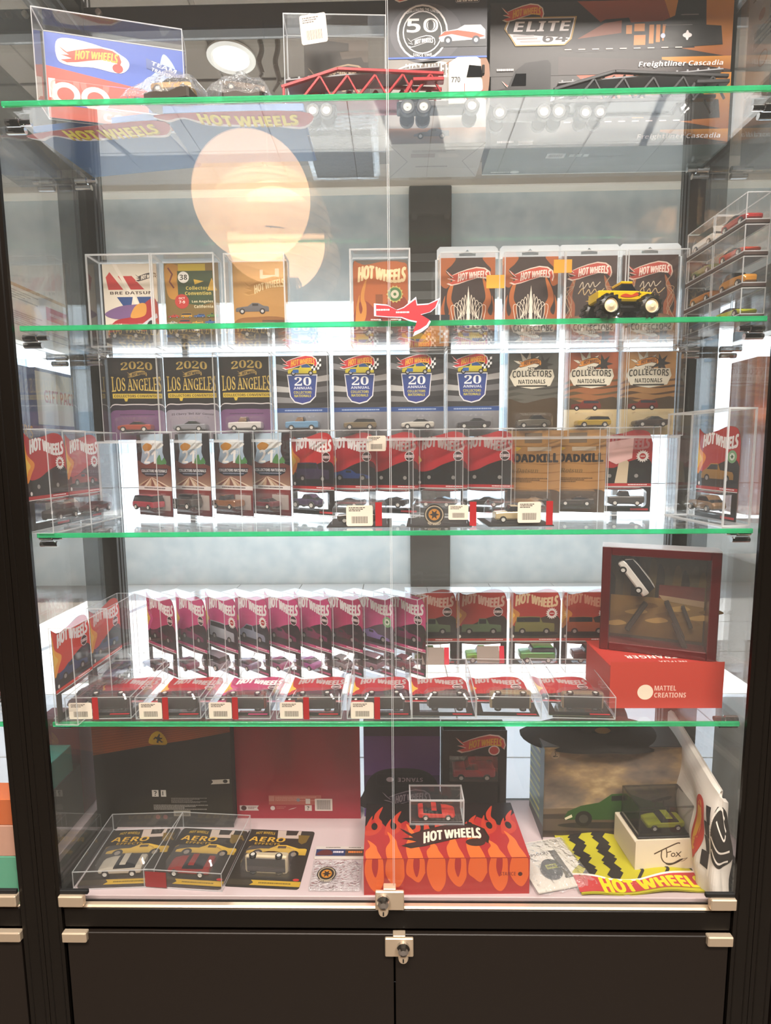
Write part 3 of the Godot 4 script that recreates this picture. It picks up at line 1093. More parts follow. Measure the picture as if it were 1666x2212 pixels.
func art_two(key: String, a: Art) -> void:
	match key:
		"team":          # big card of a transporter, 210 x 150
			a.R(0, 0, 210, 150, "2f57b8", "3f6ad0")
			a.C([120, 60, 150, 90, 168, 112, 178, 140, 196, 110, 186, 70, 160, 48], "a9c4ee")
			a.P([V(0, 30), V(150, 22), V(150, 66), V(146, 70), V(0, 92)], "cf4a3e")
			a.P([V(150, 22), V(170, 22), V(158, 56), V(150, 58)], "5470b0")
			a.R(128, 40, 22, 16, "7a2a2c")
			a.R(132, 42, 14, 12, "9ab4d8")
			a.ring(26, 44, 17, 9, "f0e4de")
			a.R(2, 36, 10, 34, "f0e4de")
			a.ring(70, 42, 17, 9, "f0e4de")
			a.R(0, 0, 210, 24, "b84a38")
			a.C([18, 104, 20, 140, 60, 142, 110, 128, 124, 112, 110, 94, 70, 98, 40, 96], "f4f2f6")
			a.flame_sign(66, 102, 92, "e8b23a", "c8402e", "f0e6dc", 3)
			a.O(106, 102, 8, 8, "cf3a34")
			a.P([V(150, 128), V(208, 110), V(208, 94), V(150, 110)], "4a64a8")
			a.T("TEAM", 176, 112, 7, "dfe6f2", {"w": 40, "rot": -16})
			a.T("TRANSPORT", 180, 100, 6, "dfe6f2", {"w": 48, "rot": -16})
			a.T("com", 110, 4, 14, "e8b4a0", {"w": 60})
		"team_under":    # underside of the lying packs, 220 x 150
			a.R(0, 0, 220, 150, "2a5288", "2c6296")
			a.C([0, 128, 30, 136, 60, 118, 110, 112, 160, 112, 220, 104, 220, 150, 0, 150], "ece2e2")
			a.C([0, 134, 30, 140, 64, 124, 110, 118, 160, 118, 220, 110, 220, 150, 0, 150], "b8403c")
			for i in 4:
				a.T("HOT WHEELS", 132, 117 + i * 1.6, 25, "c9a41e" if i < 3 else "fbe43a", {"w": 158, "arc": -6, "rot": -3, "fat": .03})
		"fifty_card":    # black anniversary card, 112 x 130
			a.P([V(0, 0), V(112, 0), V(112, 96), V(104, 96), V(100, 104), V(66, 100), V(62, 112), V(78, 114), V(78, 126), V(40, 130), V(0, 126)], "29241e")
			a.flame_sign(58, 56, 98, "a89478", "3a3128", "a08c70", 12)
			a.T("50", 82, 32, 20, "b09c80", {"w": 34})
			a.ring(82, 42, 18, 1.6, "8a7862")
		"fifty_box":     # anniversary box front, 171 x 112
			a.R(0, 0, 171, 112, "2c2e38", "3a3c46")
			a.O(66, 40, 62, 48, "4a4c56")
			a.O(60, 42, 44, 44, "f0f0f2")
			a.O(60, 42, 41, 41, "15171c")
			a.ring(60, 42, 33, 2, "e6e6ea")
			a.T("CHALLENGING THE LIMITS", 60, 71, 4.5, "e6e6ea", {"w": 54, "arc": 5})
			a.T("50", 60, 42, 22, "f2f2f4", {"w": 54})
			a.ring(75, 53, 8, 1.2, "15171c")
			a.flame_sign(58, 20, 46, "f0f0f0", "15171c", "e8e8ea")
			a.T("SINCE 1968", 60, 5, 4.5, "e6e6ea", {"w": 32, "arc": -2})
			a.R(90, 18, 80, 12, "3a3c42")
			a.P([V(88, 32), V(96, 42), V(120, 46), V(132, 52), V(160, 52), V(168, 44), V(168, 30), V(92, 26)], "d9dce0")
			a.P([V(88, 34), V(110, 38), V(150, 30), V(168, 34), V(150, 40), V(120, 44), V(98, 42)], "c84a22")
			a.O(104, 28, 7, 7, "1e2a3a"); a.O(104, 28, 3.5, 3.5, "b8c0cc")
			a.O(152, 28, 7, 7, "1e2a3a"); a.O(152, 28, 3.5, 3.5, "b8c0cc")
			a.R(0, 0, 171, 3, "3a62b8")
			a.flame_sign(50, 92, 74, "f0c04a", "d84a34", "f0e6e0")
			a.P(Array(rounded(116, 86, 158, 112, 4)), "8a8c96")
			a.P(Array(rounded(117, 87, 157, 111, 4)), "3a3a44")
			a.T("50", 140, 101, 12, "d23c3a", {"w": 30})
			# four printed characters, stroke by stroke
			for i in 4:
				var x := 119.0 + i * 9.4
				a.R(x, 88, 7.6, 10, "f4f4f6")
				for r in 4:
					a.R(x + .8, 90 + r * 2, 6, .7, "3a3a44")
				a.R(x + 2 + i * .7, 88.6, .8, 9, "3a3a44")
		"grey_box":      # grey box front, 170 x 137
			a.R(0, 0, 170, 137, "8d8a86", "a09c97")
			a.C([8, 100, 20, 124, 80, 134, 126, 122, 130, 96, 100, 108, 50, 104], "d0ccc6")
			a.C([10, 102, 22, 122, 80, 131, 123, 120, 127, 100, 100, 111, 50, 107], "6a6058")
			a.T("HOT WHEELS", 76, 107, 20, "d9d3c8", {"w": 92, "arc": 5, "up": .3})
			a.C([100, 130, 150, 110, 170, 70, 170, 137], "8e5f3c")
			a.R(0, 0, 170, 26, "9c6a44", "8a8078")
			a.car(44, 8, 62, "5a5e63", CARS.racer, "23282c")
		"grey_box_under":   # the folded bottom, 170 x 120
			a.R(0, 0, 170, 120, "a6a49c")
			a.L([V(0, 120), V(34, 60), V(0, 0)], 1.4, "7d7b74")
			a.L([V(170, 120), V(136, 60), V(170, 0)], 1.4, "7d7b74")
			a.R(40, 74, 44, 14, "8f8a80"); a.R(90, 74, 36, 12, "b0aca2")
			a.lines(42, 96, 80, 2, 2.4, "85827a")
			a.lines(50, 40, 60, 1, 4, "7d7b74")
		"elite":          # truck set box front, 420 x 118
			a.R(0, 0, 420, 118, "2a2426", "1d191b")
			a.P([V(150, 118), V(420, 118), V(420, 40), V(240, 44)], "a0481e", "5e2a1c")
			a.P([V(300, 118), V(420, 118), V(420, 24), V(330, 40)], "d08a2a", "8a4a1e")
			a.R(300, 0, 120, 26, "c8862c", "8e4c1e")
			a.P([V(120, 0), V(420, 0), V(420, 4), V(300, 22), V(120, 30)], "2c1f1e")
			a.P([V(150, 64), V(200, 88), V(240, 90), V(244, 82), V(300, 84), V(320, 92), V(322, 72), V(344, 70), V(356, 40), V(150, 36), V(120, 48)], "171416")
			a.P([V(152, 58), V(198, 82), V(228, 86), V(228, 66)], "8a4a32")
			for q in [[250, 68, 18, 12], [250, 46, 20, 16], [276, 48, 8, 30], [288, 50, 7, 28], [299, 52, 6, 26], [236, 64, 10, 14]]:
				a.R(q[0], q[1], q[2], q[3], "c8803c")
			a.P([V(324, 118), V(372, 118), V(374, 76), V(400, 74), V(404, 44), V(300, 40), V(304, 76), V(318, 84)], "121012")
			a.R(330, 92, 30, 1.4, "8a8688"); a.R(300, 76, 50, 1.2, "6e6a6a")
			a.O(300, 60, 4, 4, "c8d4f0"); a.O(342, 60, 8, 4, "f2eef0"); a.O(342, 60, 3, 8, "f2eef0")
			for i in 9:
				a.R(130 + i * 24, 40, 12, 1.6, "d8c8c0")
			a.P([V(24, 76), V(32, 94), V(150, 94), V(142, 58), V(130, 48), V(44, 48), V(36, 60)], "b89a5a")
			a.P([V(27, 76), V(34, 92), V(147, 92), V(139, 59), V(129, 50), V(46, 50), V(38, 61)], "e8e6ea")
			a.P([V(29, 76), V(35, 91), V(145, 91), V(138, 60), V(30, 68)], "2a2226")
			a.T("ELITE", 88, 71, 16, "f0eef2", {"w": 96, "sl": .25})
			a.T("64", 112, 53, 14, "3a3236", {"w": 44, "sl": .2})
			for i in 3:
				a.R(40 + i * 6, 63 - i * 4.6, 36, 2.4, "b8b4b8")
			a.flame_sign(56, 89, 70, "f0b83a", "cf4a2e", "e8dcd0")
			a.T("Freightliner Cascadia", 332, 8, 11, "f4ecea", {"w": 146, "sl": .2})
			a.lines(12, 8, 30, 1, 3.5, "cfc8c8")
			a.R(50, 5, 26, 6, "a8a2a2")
			a.R(400, 2, 18, 1, "5a3a24")
		"elite_under":
			a.R(0, 0, 420, 95, "4c5a58", "5c6a68")
			a.P(Array(rounded(108, 58, 142, 74, 1)), "b8c0be")
			a.barcode(112, 61, 26, 10)
			for i in 3:
				a.R(150 + i * 13, 62, 9, 9, "a8b4b2")
			a.lines(16, 8, 36, 1, 4, "aab6b4")
			a.O(62, 10, 9, 5, "c0cac8")
			a.lines(190, 60, 60, 3, 1.6, "6f7d7b")
			a.R(0, 0, 420, 2.5, "dfe6e4")
		"ferrari":        # dark box front, 291 x 245
			a.R(0, 0, 291, 245, "17120f", "0e0d0c")
			a.P([V(0, 245), V(291, 245), V(291, 214), V(200, 196), V(120, 184), V(0, 162)], "8a3a12", "b0561c")
			for i in 14:
				a.L([V(0, 166 + i * 6), V(140, 190 + i * 5), V(291, 216 + i * 4)], .5, "5c2a10")
			a.P(Art.smooth([V(120, 190), V(126, 208), V(140, 216), V(153, 206), V(158, 188), V(139, 186)]), "e8b90e")
			# the prancing horse on the badge
			a.P([V(136, 191), V(138, 198), V(134, 200), V(131, 197), V(130, 199), V(134, 204), V(138, 203), V(141, 208), V(143, 211), V(145, 207), V(143, 205), V(145, 201), V(149, 202), V(148, 199), V(144, 198), V(147, 194), V(151, 192), V(146, 191), V(143, 195), V(140, 193), V(141, 190)], "3a2a08")
			a.R(120, 70, 14, 15, "d9d6cf"); a.R(139, 70, 11, 15, "d9d6cf")
			a.T("?", 127, 72, 11, "26221e")
			a.R(142, 73, 2, 9, "26221e")
			a.P([V(246, 98), V(286, 100), V(286, 110), V(248, 108), V(251, 103)], "c9c5bd")
			a.O(277, 105, 5, 4, "2a2724")
			a.lines(160, 66, 80, 5, 1.5, "6e6a66")
			a.lines(122, 50, 118, 4, 1.8, "8a8680")
			a.R(164, 26, 36, 13, "8a8578")
			a.barcode(168, 28, 28, 8, "3d3a34")
			a.O(130, 24, 5, 5, "6a3a34"); a.O(146, 24, 5, 5, "6a3a34")
		"red_box":        # 269 x 210
			a.R(0, 0, 269, 210, "8c1626", "a02034")
			a.P([V(6, 18), V(48, 18), V(44, 24), V(48, 30), V(6, 30)], "d0c6c2")
			a.O(15, 24, 6, 5.5, "4a2226")
			a.lines(24, 25, 18, 2, 1.8, "8a6a68")
			a.R(70, 32, 114, 22, "b05a50")
			a.lines(84, 49, 90, 4, 1.6, "cf9288")
			a.R(70, 40, 12, 12, "c08078")
			a.O(78, 24, 5, 5, "d9cfcc"); a.lines(86, 26, 22, 2, 2, "b8645c")
			a.C([112, 20, 122, 22, 130, 26, 118, 23], "c8a09a")
			a.O(134, 43, 4, 4, "8a8a92")
			a.R(150, 34, 10, 12, "d6cfc8"); a.R(148, 18, 15, 13, "d6cfc8")
			a.T("?", 155, 20, 9, "3a2226")
			a.P(Array(rounded(170, 18, 208, 46, 1)), "e0d8d0")
			a.barcode(174, 21, 30, 22)
		"purple_box":     # 164 x 185, printed upside down with a sign on its lower edge
			a.R(0, 0, 164, 185, "1a141e", "5a3a80")
			a.R(0, 96, 164, 89, "523078", "6c4494")
			a.C([0, 60, 14, 92, 40, 108, 82, 112, 124, 108, 150, 92, 164, 60, 164, 20, 0, 20], "130f16")
			a.P(Array(rounded(26, 70, 138, 100, 6)), "2a2230")
			a.P(Array(rounded(27, 71, 137, 99, 6)), "15111a")
			a.T("STANCE", 100, 90, 9, "a89aa6", {"w": 54, "rot": 180})
			a.O(56, 86, 8, 5.5, "b5a8b2")
			a.flame_sign(92, 26, 100, "9a8f98", "2c2034", "8f8490", 6)
		"car_box":        # black window box header and face, 135 x 190
			a.R(0, 0, 135, 190, "241f1e", "2a2524")
			a.R(0, 158, 135, 32, "1c1817")
			a.flame_sign(78, 168, 100, "e8b43a", "cf4a40", "f0d9d4")
			a.O(110, 166, 12, 11, "e8d6d2"); a.O(110, 166, 9.5, 8.5, "c23a3a")
			a.R(24, 46, 92, 14, "5a2a2c")
			a.T("BULL + BEAST", 76, 30, 6, "d6ccc6", {"w": 44})
		"car_box_back":
			a.R(0, 0, 96, 66, "5c534c", "78706a")
		"flames_top", "flames_front":
			var h := 152.0 if key == "flames_top" else 70.0
			a.R(0, 0, 297, h, "a62424" if key == "flames_top" else "ab2a28")
			if key == "flames_top":
				a.P([V(0, 152), V(297, 152), V(297, 120), V(260, 84), V(220, 110), V(190, 60), V(150, 96), V(110, 58), V(80, 100), V(46, 74), V(20, 112), V(0, 84)], "1c1212")
				for i in 8:
					a.flame(2 + i * 37, 60, 34, 82 - 14 * (i % 3), "b83a24")
					a.O(18 + i * 37, 84, 6, 10, "1a1010")
				for i in 8:
					var x := i * 37.0 + 8.0
					var t := 46.0 + 22.0 * (i % 3)
					a.P(Art.smooth(Art.pairs([x, -4, x - 5, t * .35, x + 3, t * .65, x - 2, t, x + 13, t * .7, x + 17, t * .4, x + 24, -4])), "e66a28")
				a.flame_sign(150, 30, 160, "e9dcc8", "3a1c16", "2a1612", 6)
				a.O(206, 38, 18, 10, "3a1d16")
			else:
				for i in 9:
					var x := i * 37.0 + 8.0
					var d := 6.0 + 9.0 * (i % 3)
					a.P(Art.smooth(Art.pairs([x, 74, x - 6, 44, x + 4, d + 8, x + 17, d, x + 27, d + 16, x + 28, 46, x + 24, 74])), "e0642a")
					if i % 2:
						continue
					a.P(Art.smooth(Art.pairs([x + 9, 74, x + 7, 52, x + 13, 34, x + 18, 52, x + 17, 74])), "ab2a28")
				a.T("STANCE", 258, 36, 7, "8a2c20", {"w": 28})
				a.O(280, 39, 4, 4, "4a1a14")
		"matt_top":       # read from behind, so upside down here; 200 x 130
			a.R(0, 0, 200, 130, "b83c32", "ac342c")
			a.T("NETFLIX", 120, 24, 9, "e6cfc8", {"w": 50, "rot": 180})
			a.T("STRANGER", 96, 50, 14, "efe2dc", {"w": 104, "rot": 180})
			a.P([V(150, 6), V(186, 5), V(196, 9), V(160, 9)], "f0e2dc")
		"matt_front":
			a.R(0, 0, 200, 86, "bc4034", "b4382e")
			a.O(63, 30, 14, 14, "ead9c2")
			a.T("MATTEL", 98, 33, 9, "e4bcae", {"w": 38})
			a.T("CREATIONS", 107, 20, 9, "e4bcae", {"w": 56})
		"wood_scene":     # the printed wood behind the van, 160 x 160
			a.R(0, 0, 160, 160, "3a352a", "6d5836")
			for i in 12:
				a.C([i * 14 - 6, 70, i * 14 - 2, 120 + (i * 37) % 40, i * 14 + 8, 110 + (i * 23) % 40, i * 14 + 10, 72], ["2c2a22", "4a4434", "56482c"][i % 3])
			a.R(0, 0, 160, 78, "8a6c3c", "5a4424")
			for i in 10:
				a.C([i * 18 - 10, 20 + (i * 13) % 40, i * 18 + 16, 28 + (i * 13) % 40, i * 18 + 30, 22 + (i * 13) % 40, i * 18 + 8, 16 + (i * 13) % 40], ["a8884e", "6b5028"][i % 2])
			a.R(84, 78, 76, 26, "5a2e28", "6b3a30")
			a.P([V(84, 84), V(160, 78), V(160, 66), V(92, 74)], "a08868")
		"van_side":
			a.R(0, 0, 10, 10, "eeeeee")
		"green_front":    # the lower part of the car picture, 303 x 76; the sky above it is a part of its own
			a.R(0, 0, 303, 62, "57483a", "4a3e34")
			a.P([V(0, 62), V(303, 70), V(303, 66), V(0, 50)], "6b5a48")
			a.R(0, 40, 60, 10, "3a3028")
			a.O(120, 26, 88, 7, "2a231d")
			var st: Array = [[0, 0, .1, .1], [.03, 0, .16, .16], [.16, 0, .22, .22], [.34, 0, .255, .255], [.46, 0, .26, .345], [.62, 0, .27, .355], [.8, 0, .275, .285], [.97, 0, .25, .25], [1, 0, .2, .2]]
			a.car(46, 24, 204, "2f5a22", st, "1c1f1c", false, "3a3632")
			a.P([V(222, 76), V(258, 84), V(262, 90), V(256, 91), V(222, 82)], "241f1c")
			a.R(228, 66, 2, 16, "2a2522"); a.R(244, 70, 2, 14, "2a2522")
			a.P([V(46, 42), V(60, 50), V(62, 44), V(48, 38)], "d8d0b0")
			a.R(0, 0, 303, 14, "2c241e", "4a3c30")
		"green_side":     # 110 x 196
			a.R(0, 0, 110, 196, "3a4c50", "56706e")
			for i in 11:
				a.P([V(0, 14 + i * 16), V(80, 26 + i * 16), V(80, 33 + i * 16), V(0, 19 + i * 16)], "b5b04c" if i % 2 else "8fa06a")
			a.P([V(0, 0), V(110, 0), V(110, 30), V(0, 12)], "242420")
		"fox":            # 135 x 60
			a.R(0, 0, 135, 60, "e4d8c0")
			a.L(Art.smooth([V(36, 32), V(56, 42), V(78, 52), V(84, 52)], false), 2.6, "4a3626")
			a.L(Art.smooth([V(50, 40), V(50, 24), V(58, 13), V(74, 12), V(90, 20)], false), 2.2, "4a3626")
			a.L(Art.smooth([V(58, 43), V(60, 32), V(60, 24)], false), 2, "4a3626")
			a.L([V(60, 34), V(68, 36)], 2, "4a3626")
			a.ring(72, 29, 3.4, 1.8, "4a3626")
			a.L([V(78, 34), V(86, 25)], 1.8, "4a3626")
			a.L([V(77, 25), V(87, 35)], 1.8, "4a3626")
			a.C([58, 12, 66, 8, 80, 12, 92, 20, 86, 20, 72, 13], "332619")
			a.L([V(92, 20), V(100, 22), V(94, 17), V(88, 15)], .9, "6d5844")
		"pop":            # 110 x 120
			a.R(0, 0, 110, 120, "d8d0c2", "e2dacc")
			a.R(66, 20, 16, 70, "4a4438")
			a.R(8, 26, 60, 66, "ddd5c8")
			a.T("POPSOCKETS", 46, 82, 6, "3a342c", {"w": 62})
			a.R(2, 100, 18, 16, "ece6dc")
		"medal":
			a.O(0, 0, 18, 18, "2a2420"); a.ring(0, 0, 15, 2, "a89880"); a.O(0, 0, 10, 10, "b87a26"); a.star(0, 0, 9, 4, 6, "2c2018")
			a.T("HOT WHEELS", 0, -16.5, 4, "d6c8b0", {"w": 22, "arc": -3})
		"popper":
			a.O(0, 0, 19, 19, "1f2226"); a.P([V(-11, -5), V(11, -5), V(11, 6), V(-11, 6)], "8a8a2c"); a.lines(-8, -1, 16, 1, 4, "2c3018")
		"keytag":         # 100 x 28
			a.R(0, 0, 100, 28, "c8bfb6")
			a.R(2, 3, 96, 18, "23345e")
			a.R(60, 3, 38, 18, "4a3a34")
			a.C([4, 6, 14, 18, 30, 18, 34, 6], "5a2a2a")
			a.lines(36, 11, 22, 1, 5, "d0c8d0"); a.lines(66, 11, 28, 1, 5, "e0803a")
			a.lines(20, 25, 30, 1, 1.6, "4a3a34"); a.lines(66, 25, 24, 1, 1.6, "4a3a34")
		"scarf":          # 240 x 170
			for i in 5:
				var x := 30.0 + i * 48
				var zig := []
				for j in 9:
					zig.append(V(x + (7 if j % 2 else -7) + j * 1.5, 34 + j * 17))
				a.L(zig, [18, 20, 5, 5, 5][i], "221e1a")
			a.P([V(-2, 2), V(242, 8), V(242, 52), V(180, 44), V(120, 34), V(60, 32), V(-2, 44)], "ece0d6")
			a.P([V(-2, 2), V(242, 8), V(242, 48), V(180, 40), V(120, 30), V(60, 28), V(-2, 40)], "b83a38")
			a.T("HOT WHEELS", 138, 4, 26, "d8cc1c", {"w": 190, "rot": 2, "up": .3, "arc": 4, "fat": .05})
		"towel":          # along the cloth from the back round to the front, 300 x 175
			a.C([128, 60, 124, 110, 134, 160, 152, 168, 168, 150, 170, 100, 160, 62, 146, 44], "c0392a")
			a.C([134, 70, 132, 112, 142, 154, 154, 158, 160, 130, 152, 96, 150, 64], "dfa532")
			a.flame(146, 70, 20, 70, "c0392a")
			for i in 4:
				a.P([V(176 + (i % 2) * 8, 52 + i * 28), V(200, 50 + i * 28), V(196 - (i % 2) * 6, 80 + i * 28), V(172, 78 + i * 28)], "1f1c1a")
			a.C([206, 82, 202, 130, 212, 166, 244, 172, 280, 164, 296, 140, 296, 90, 270, 66, 236, 62], "221e1b")
			a.L(Art.smooth([V(204, 40), V(202, 110), V(208, 154), V(240, 168), V(270, 150)], false), 6, "ece4d8")
			a.L(Art.smooth([V(208, 116), V(236, 92), V(276, 96)], false), 4, "ece4d8")
			a.L(Art.smooth([V(210, 92), V(236, 70), V(276, 76)], false), 4, "ece4d8")
			a.L(Art.smooth([V(222, 146), V(250, 116), V(262, 124)], false), 4, "ece4d8")
			a.L(Art.smooth([V(250, 166), V(262, 140), V(268, 130)], false), 6, "ece4d8")
		"sticker":        # window sticker, 98 x 54
			var o := [0, 50, 20, 48, 35, 40, 46, 44, 65, 59, 67, 48, 85, 49, 102, 57, 97, 44, 88, 36, 73, 32, 88, 22, 83, 13, 73, 6, 60, 0, 65, 13, 67, 20, 54, 23, 42, 28, 20, 29, 0, 31]
			var p := Art.pairs(o)
			var inn := []
			for q in p:
				inn.append(V(54, 36) + (q - V(54, 36)) * V(.94, .84))
			a.P(p, "e6e2f2")
			a.P(inn, "c03a40")
			a.lines(4, 39, 20, 1, 2.4, "f0e8ea")
			a.lines(34, 35, 22, 1, 2.4, "f0e8ea")
		"winners":
			a.R(0, 0, 120, 190, "1d3a78", "23407e")
			a.T("WINNER'S", 56, 110, 16, "d8a850", {"w": 92, "rot": -4})
			a.T("CIRCLE", 60, 88, 16, "d8a850", {"w": 70, "rot": -4})
		"gift":
			a.R(0, 0, 140, 190, "2a4a80", "c8ccc6")
			a.R(0, 120, 140, 66, "d6d4c6")
			a.R(0, 60, 140, 60, "2c4478", "203a70")
			a.T("GIFT PACK", 76, 148, 16, "a8382e", {"w": 104})
			a.R(0, 0, 140, 58, "c9cabc")
			a.lines(10, 48, 110, 7, 2.4, "9fa396")
		"sheet":
			a.R(0, 0, 206, 110, "cfd0c6")
			a.R(120, 64, 84, 26, "b8423a")
			a.lines(132, 74, 62, 1, 6, "d8b0a8")
			a.lines(8, 96, 90, 4, 2.6, "8a8c84"); a.lines(10, 58, 100, 7, 2.2, "9a9c94"); a.lines(124, 52, 70, 5, 2.4, "9a9c94")
			a.R(0, 104, 206, 6, "a8854a")
		"notes":
			a.R(0, 0, 150, 190, "dfe3de")
			a.lines(12, 172, 110, 4, 3, "4a4c4a")
			a.O(40, 120, 9, 9, "b8503a"); a.O(70, 118, 7, 9, "7a5a3c"); a.O(100, 124, 10, 7, "a85a3c")
			a.R(20, 88, 90, 12, "23262a"); a.R(20, 70, 90, 12, "23262a")
			a.lines(40, 92, 46, 1, 4, "e6e6e2"); a.lines(40, 74, 40, 1, 4, "e6e6e2")
			a.ring(50, 40, 12, 2, "b08a70"); a.ring(96, 36, 10, 2, "a84a3a")


# ---- the place -------------------------------------------------------------------------------------------------

func _ready() -> void:
	var cam := Camera3D.new()
	cam.name = "camera"
	add_child(cam)
	cam.position = Vector3(0.0075, 1.3034, 0.8727)
	cam.rotation_degrees = Vector3(-6.554, 1.021, -0.538)
	cam.fov = 86.34
	cam.near = 0.02
	cam.far = 200.0
	cam.current = true
	var we := WorldEnvironment.new()
	we.name = "environment"
	var e := Environment.new()
	e.background_mode = Environment.BG_SKY
	var sky := Sky.new()
	var sm := ProceduralSkyMaterial.new()
	sm.sky_top_color = Color("c4d6ea")
	sm.sky_horizon_color = Color("e6f2fa")
	sm.ground_bottom_color = Color("cfd3d4")
	sm.ground_horizon_color = Color("f0f3f4")
	sm.sky_energy_multiplier = 2.2
	sm.ground_energy_multiplier = 1.8
	sky.sky_material = sm
	e.sky = sky
	e.tonemap_mode = Environment.TONE_MAPPER_LINEAR
	e.tonemap_exposure = 1.16
	e.sdfgi_enabled = true
	e.ssao_enabled = true
	e.ssil_enabled = true
	we.environment = e
	add_child(we)
	var sun := DirectionalLight3D.new()
	sun.name = "sun"
	sun.rotation_degrees = Vector3(-46, 168, 0)
	sun.light_energy = 4.2
	sun.light_color = Color("fff6e6")
	sun.light_angular_distance = 0.6
	sun.shadow_enabled = true
	add_child(sun)

	Art.bold = SystemFont.new()
	Art.bold.font_names = PackedStringArray(["Droid Sans"])
	Art.bold.font_weight = 700
	Art.serif = SystemFont.new()
	Art.serif.font_names = PackedStringArray(["Droid Serif"])
	Art.serif.font_weight = 700
	make_materials()

	# ceiling panels over the aisle in front of the case
	lamp_panel("flat white ceiling light panel over the aisle in front of the case", Vector3(-0.7, 3.7, 1.85), Vector2(1.2, 0.6), 14.5, "fff6ec")
	lamp_panel("flat white ceiling light panel on the other side of the aisle", Vector3(1.1, 3.7, 1.85), Vector2(1.2, 0.6), 14.5, "fff6ec")

	room()
	display_case(0.0, "", true)
	display_case(-1.255, "neighbouring ", false)
	display_case(1.255, "farther ", false)
	locks()
	shelf_one()
	shelf_two()
	shelf_three()
	shelf_four()
	deck()
	next_door()


func lamp_panel(label: String, p: Vector3, s: Vector2, energy: float, tint: String) -> void:
	var t := thing("ceiling_light", label, "ceiling light", p, 0, "aisle ceiling lights")
	put("frame", one(Vector3(0, .02, 0), Vector3(s.x + .04, .05, s.y + .04), .006), plain("d8d8d8", .5), t)
	var m := mat("lamp glow " + str(p), "fffaf0", .5)
	m.emission_enabled = true
	m.emission = Color(tint)
	m.emission_energy_multiplier = 1.6
	put("diffuser", one(Vector3(0, -.008, 0), Vector3(s.x, .006, s.y), .001), m, t)
	var l := AreaLight3D.new()
	l.name = "panel_light"
	l.area_size = s
	l.light_energy = energy
	l.light_color = Color(tint)
	l.area_range = 12.0
	l.shadow_enabled = true
	l.position = Vector3(0, -.02, 0)
	l.rotation_degrees = Vector3(-90, 0, 0)
	t.add_child(l)


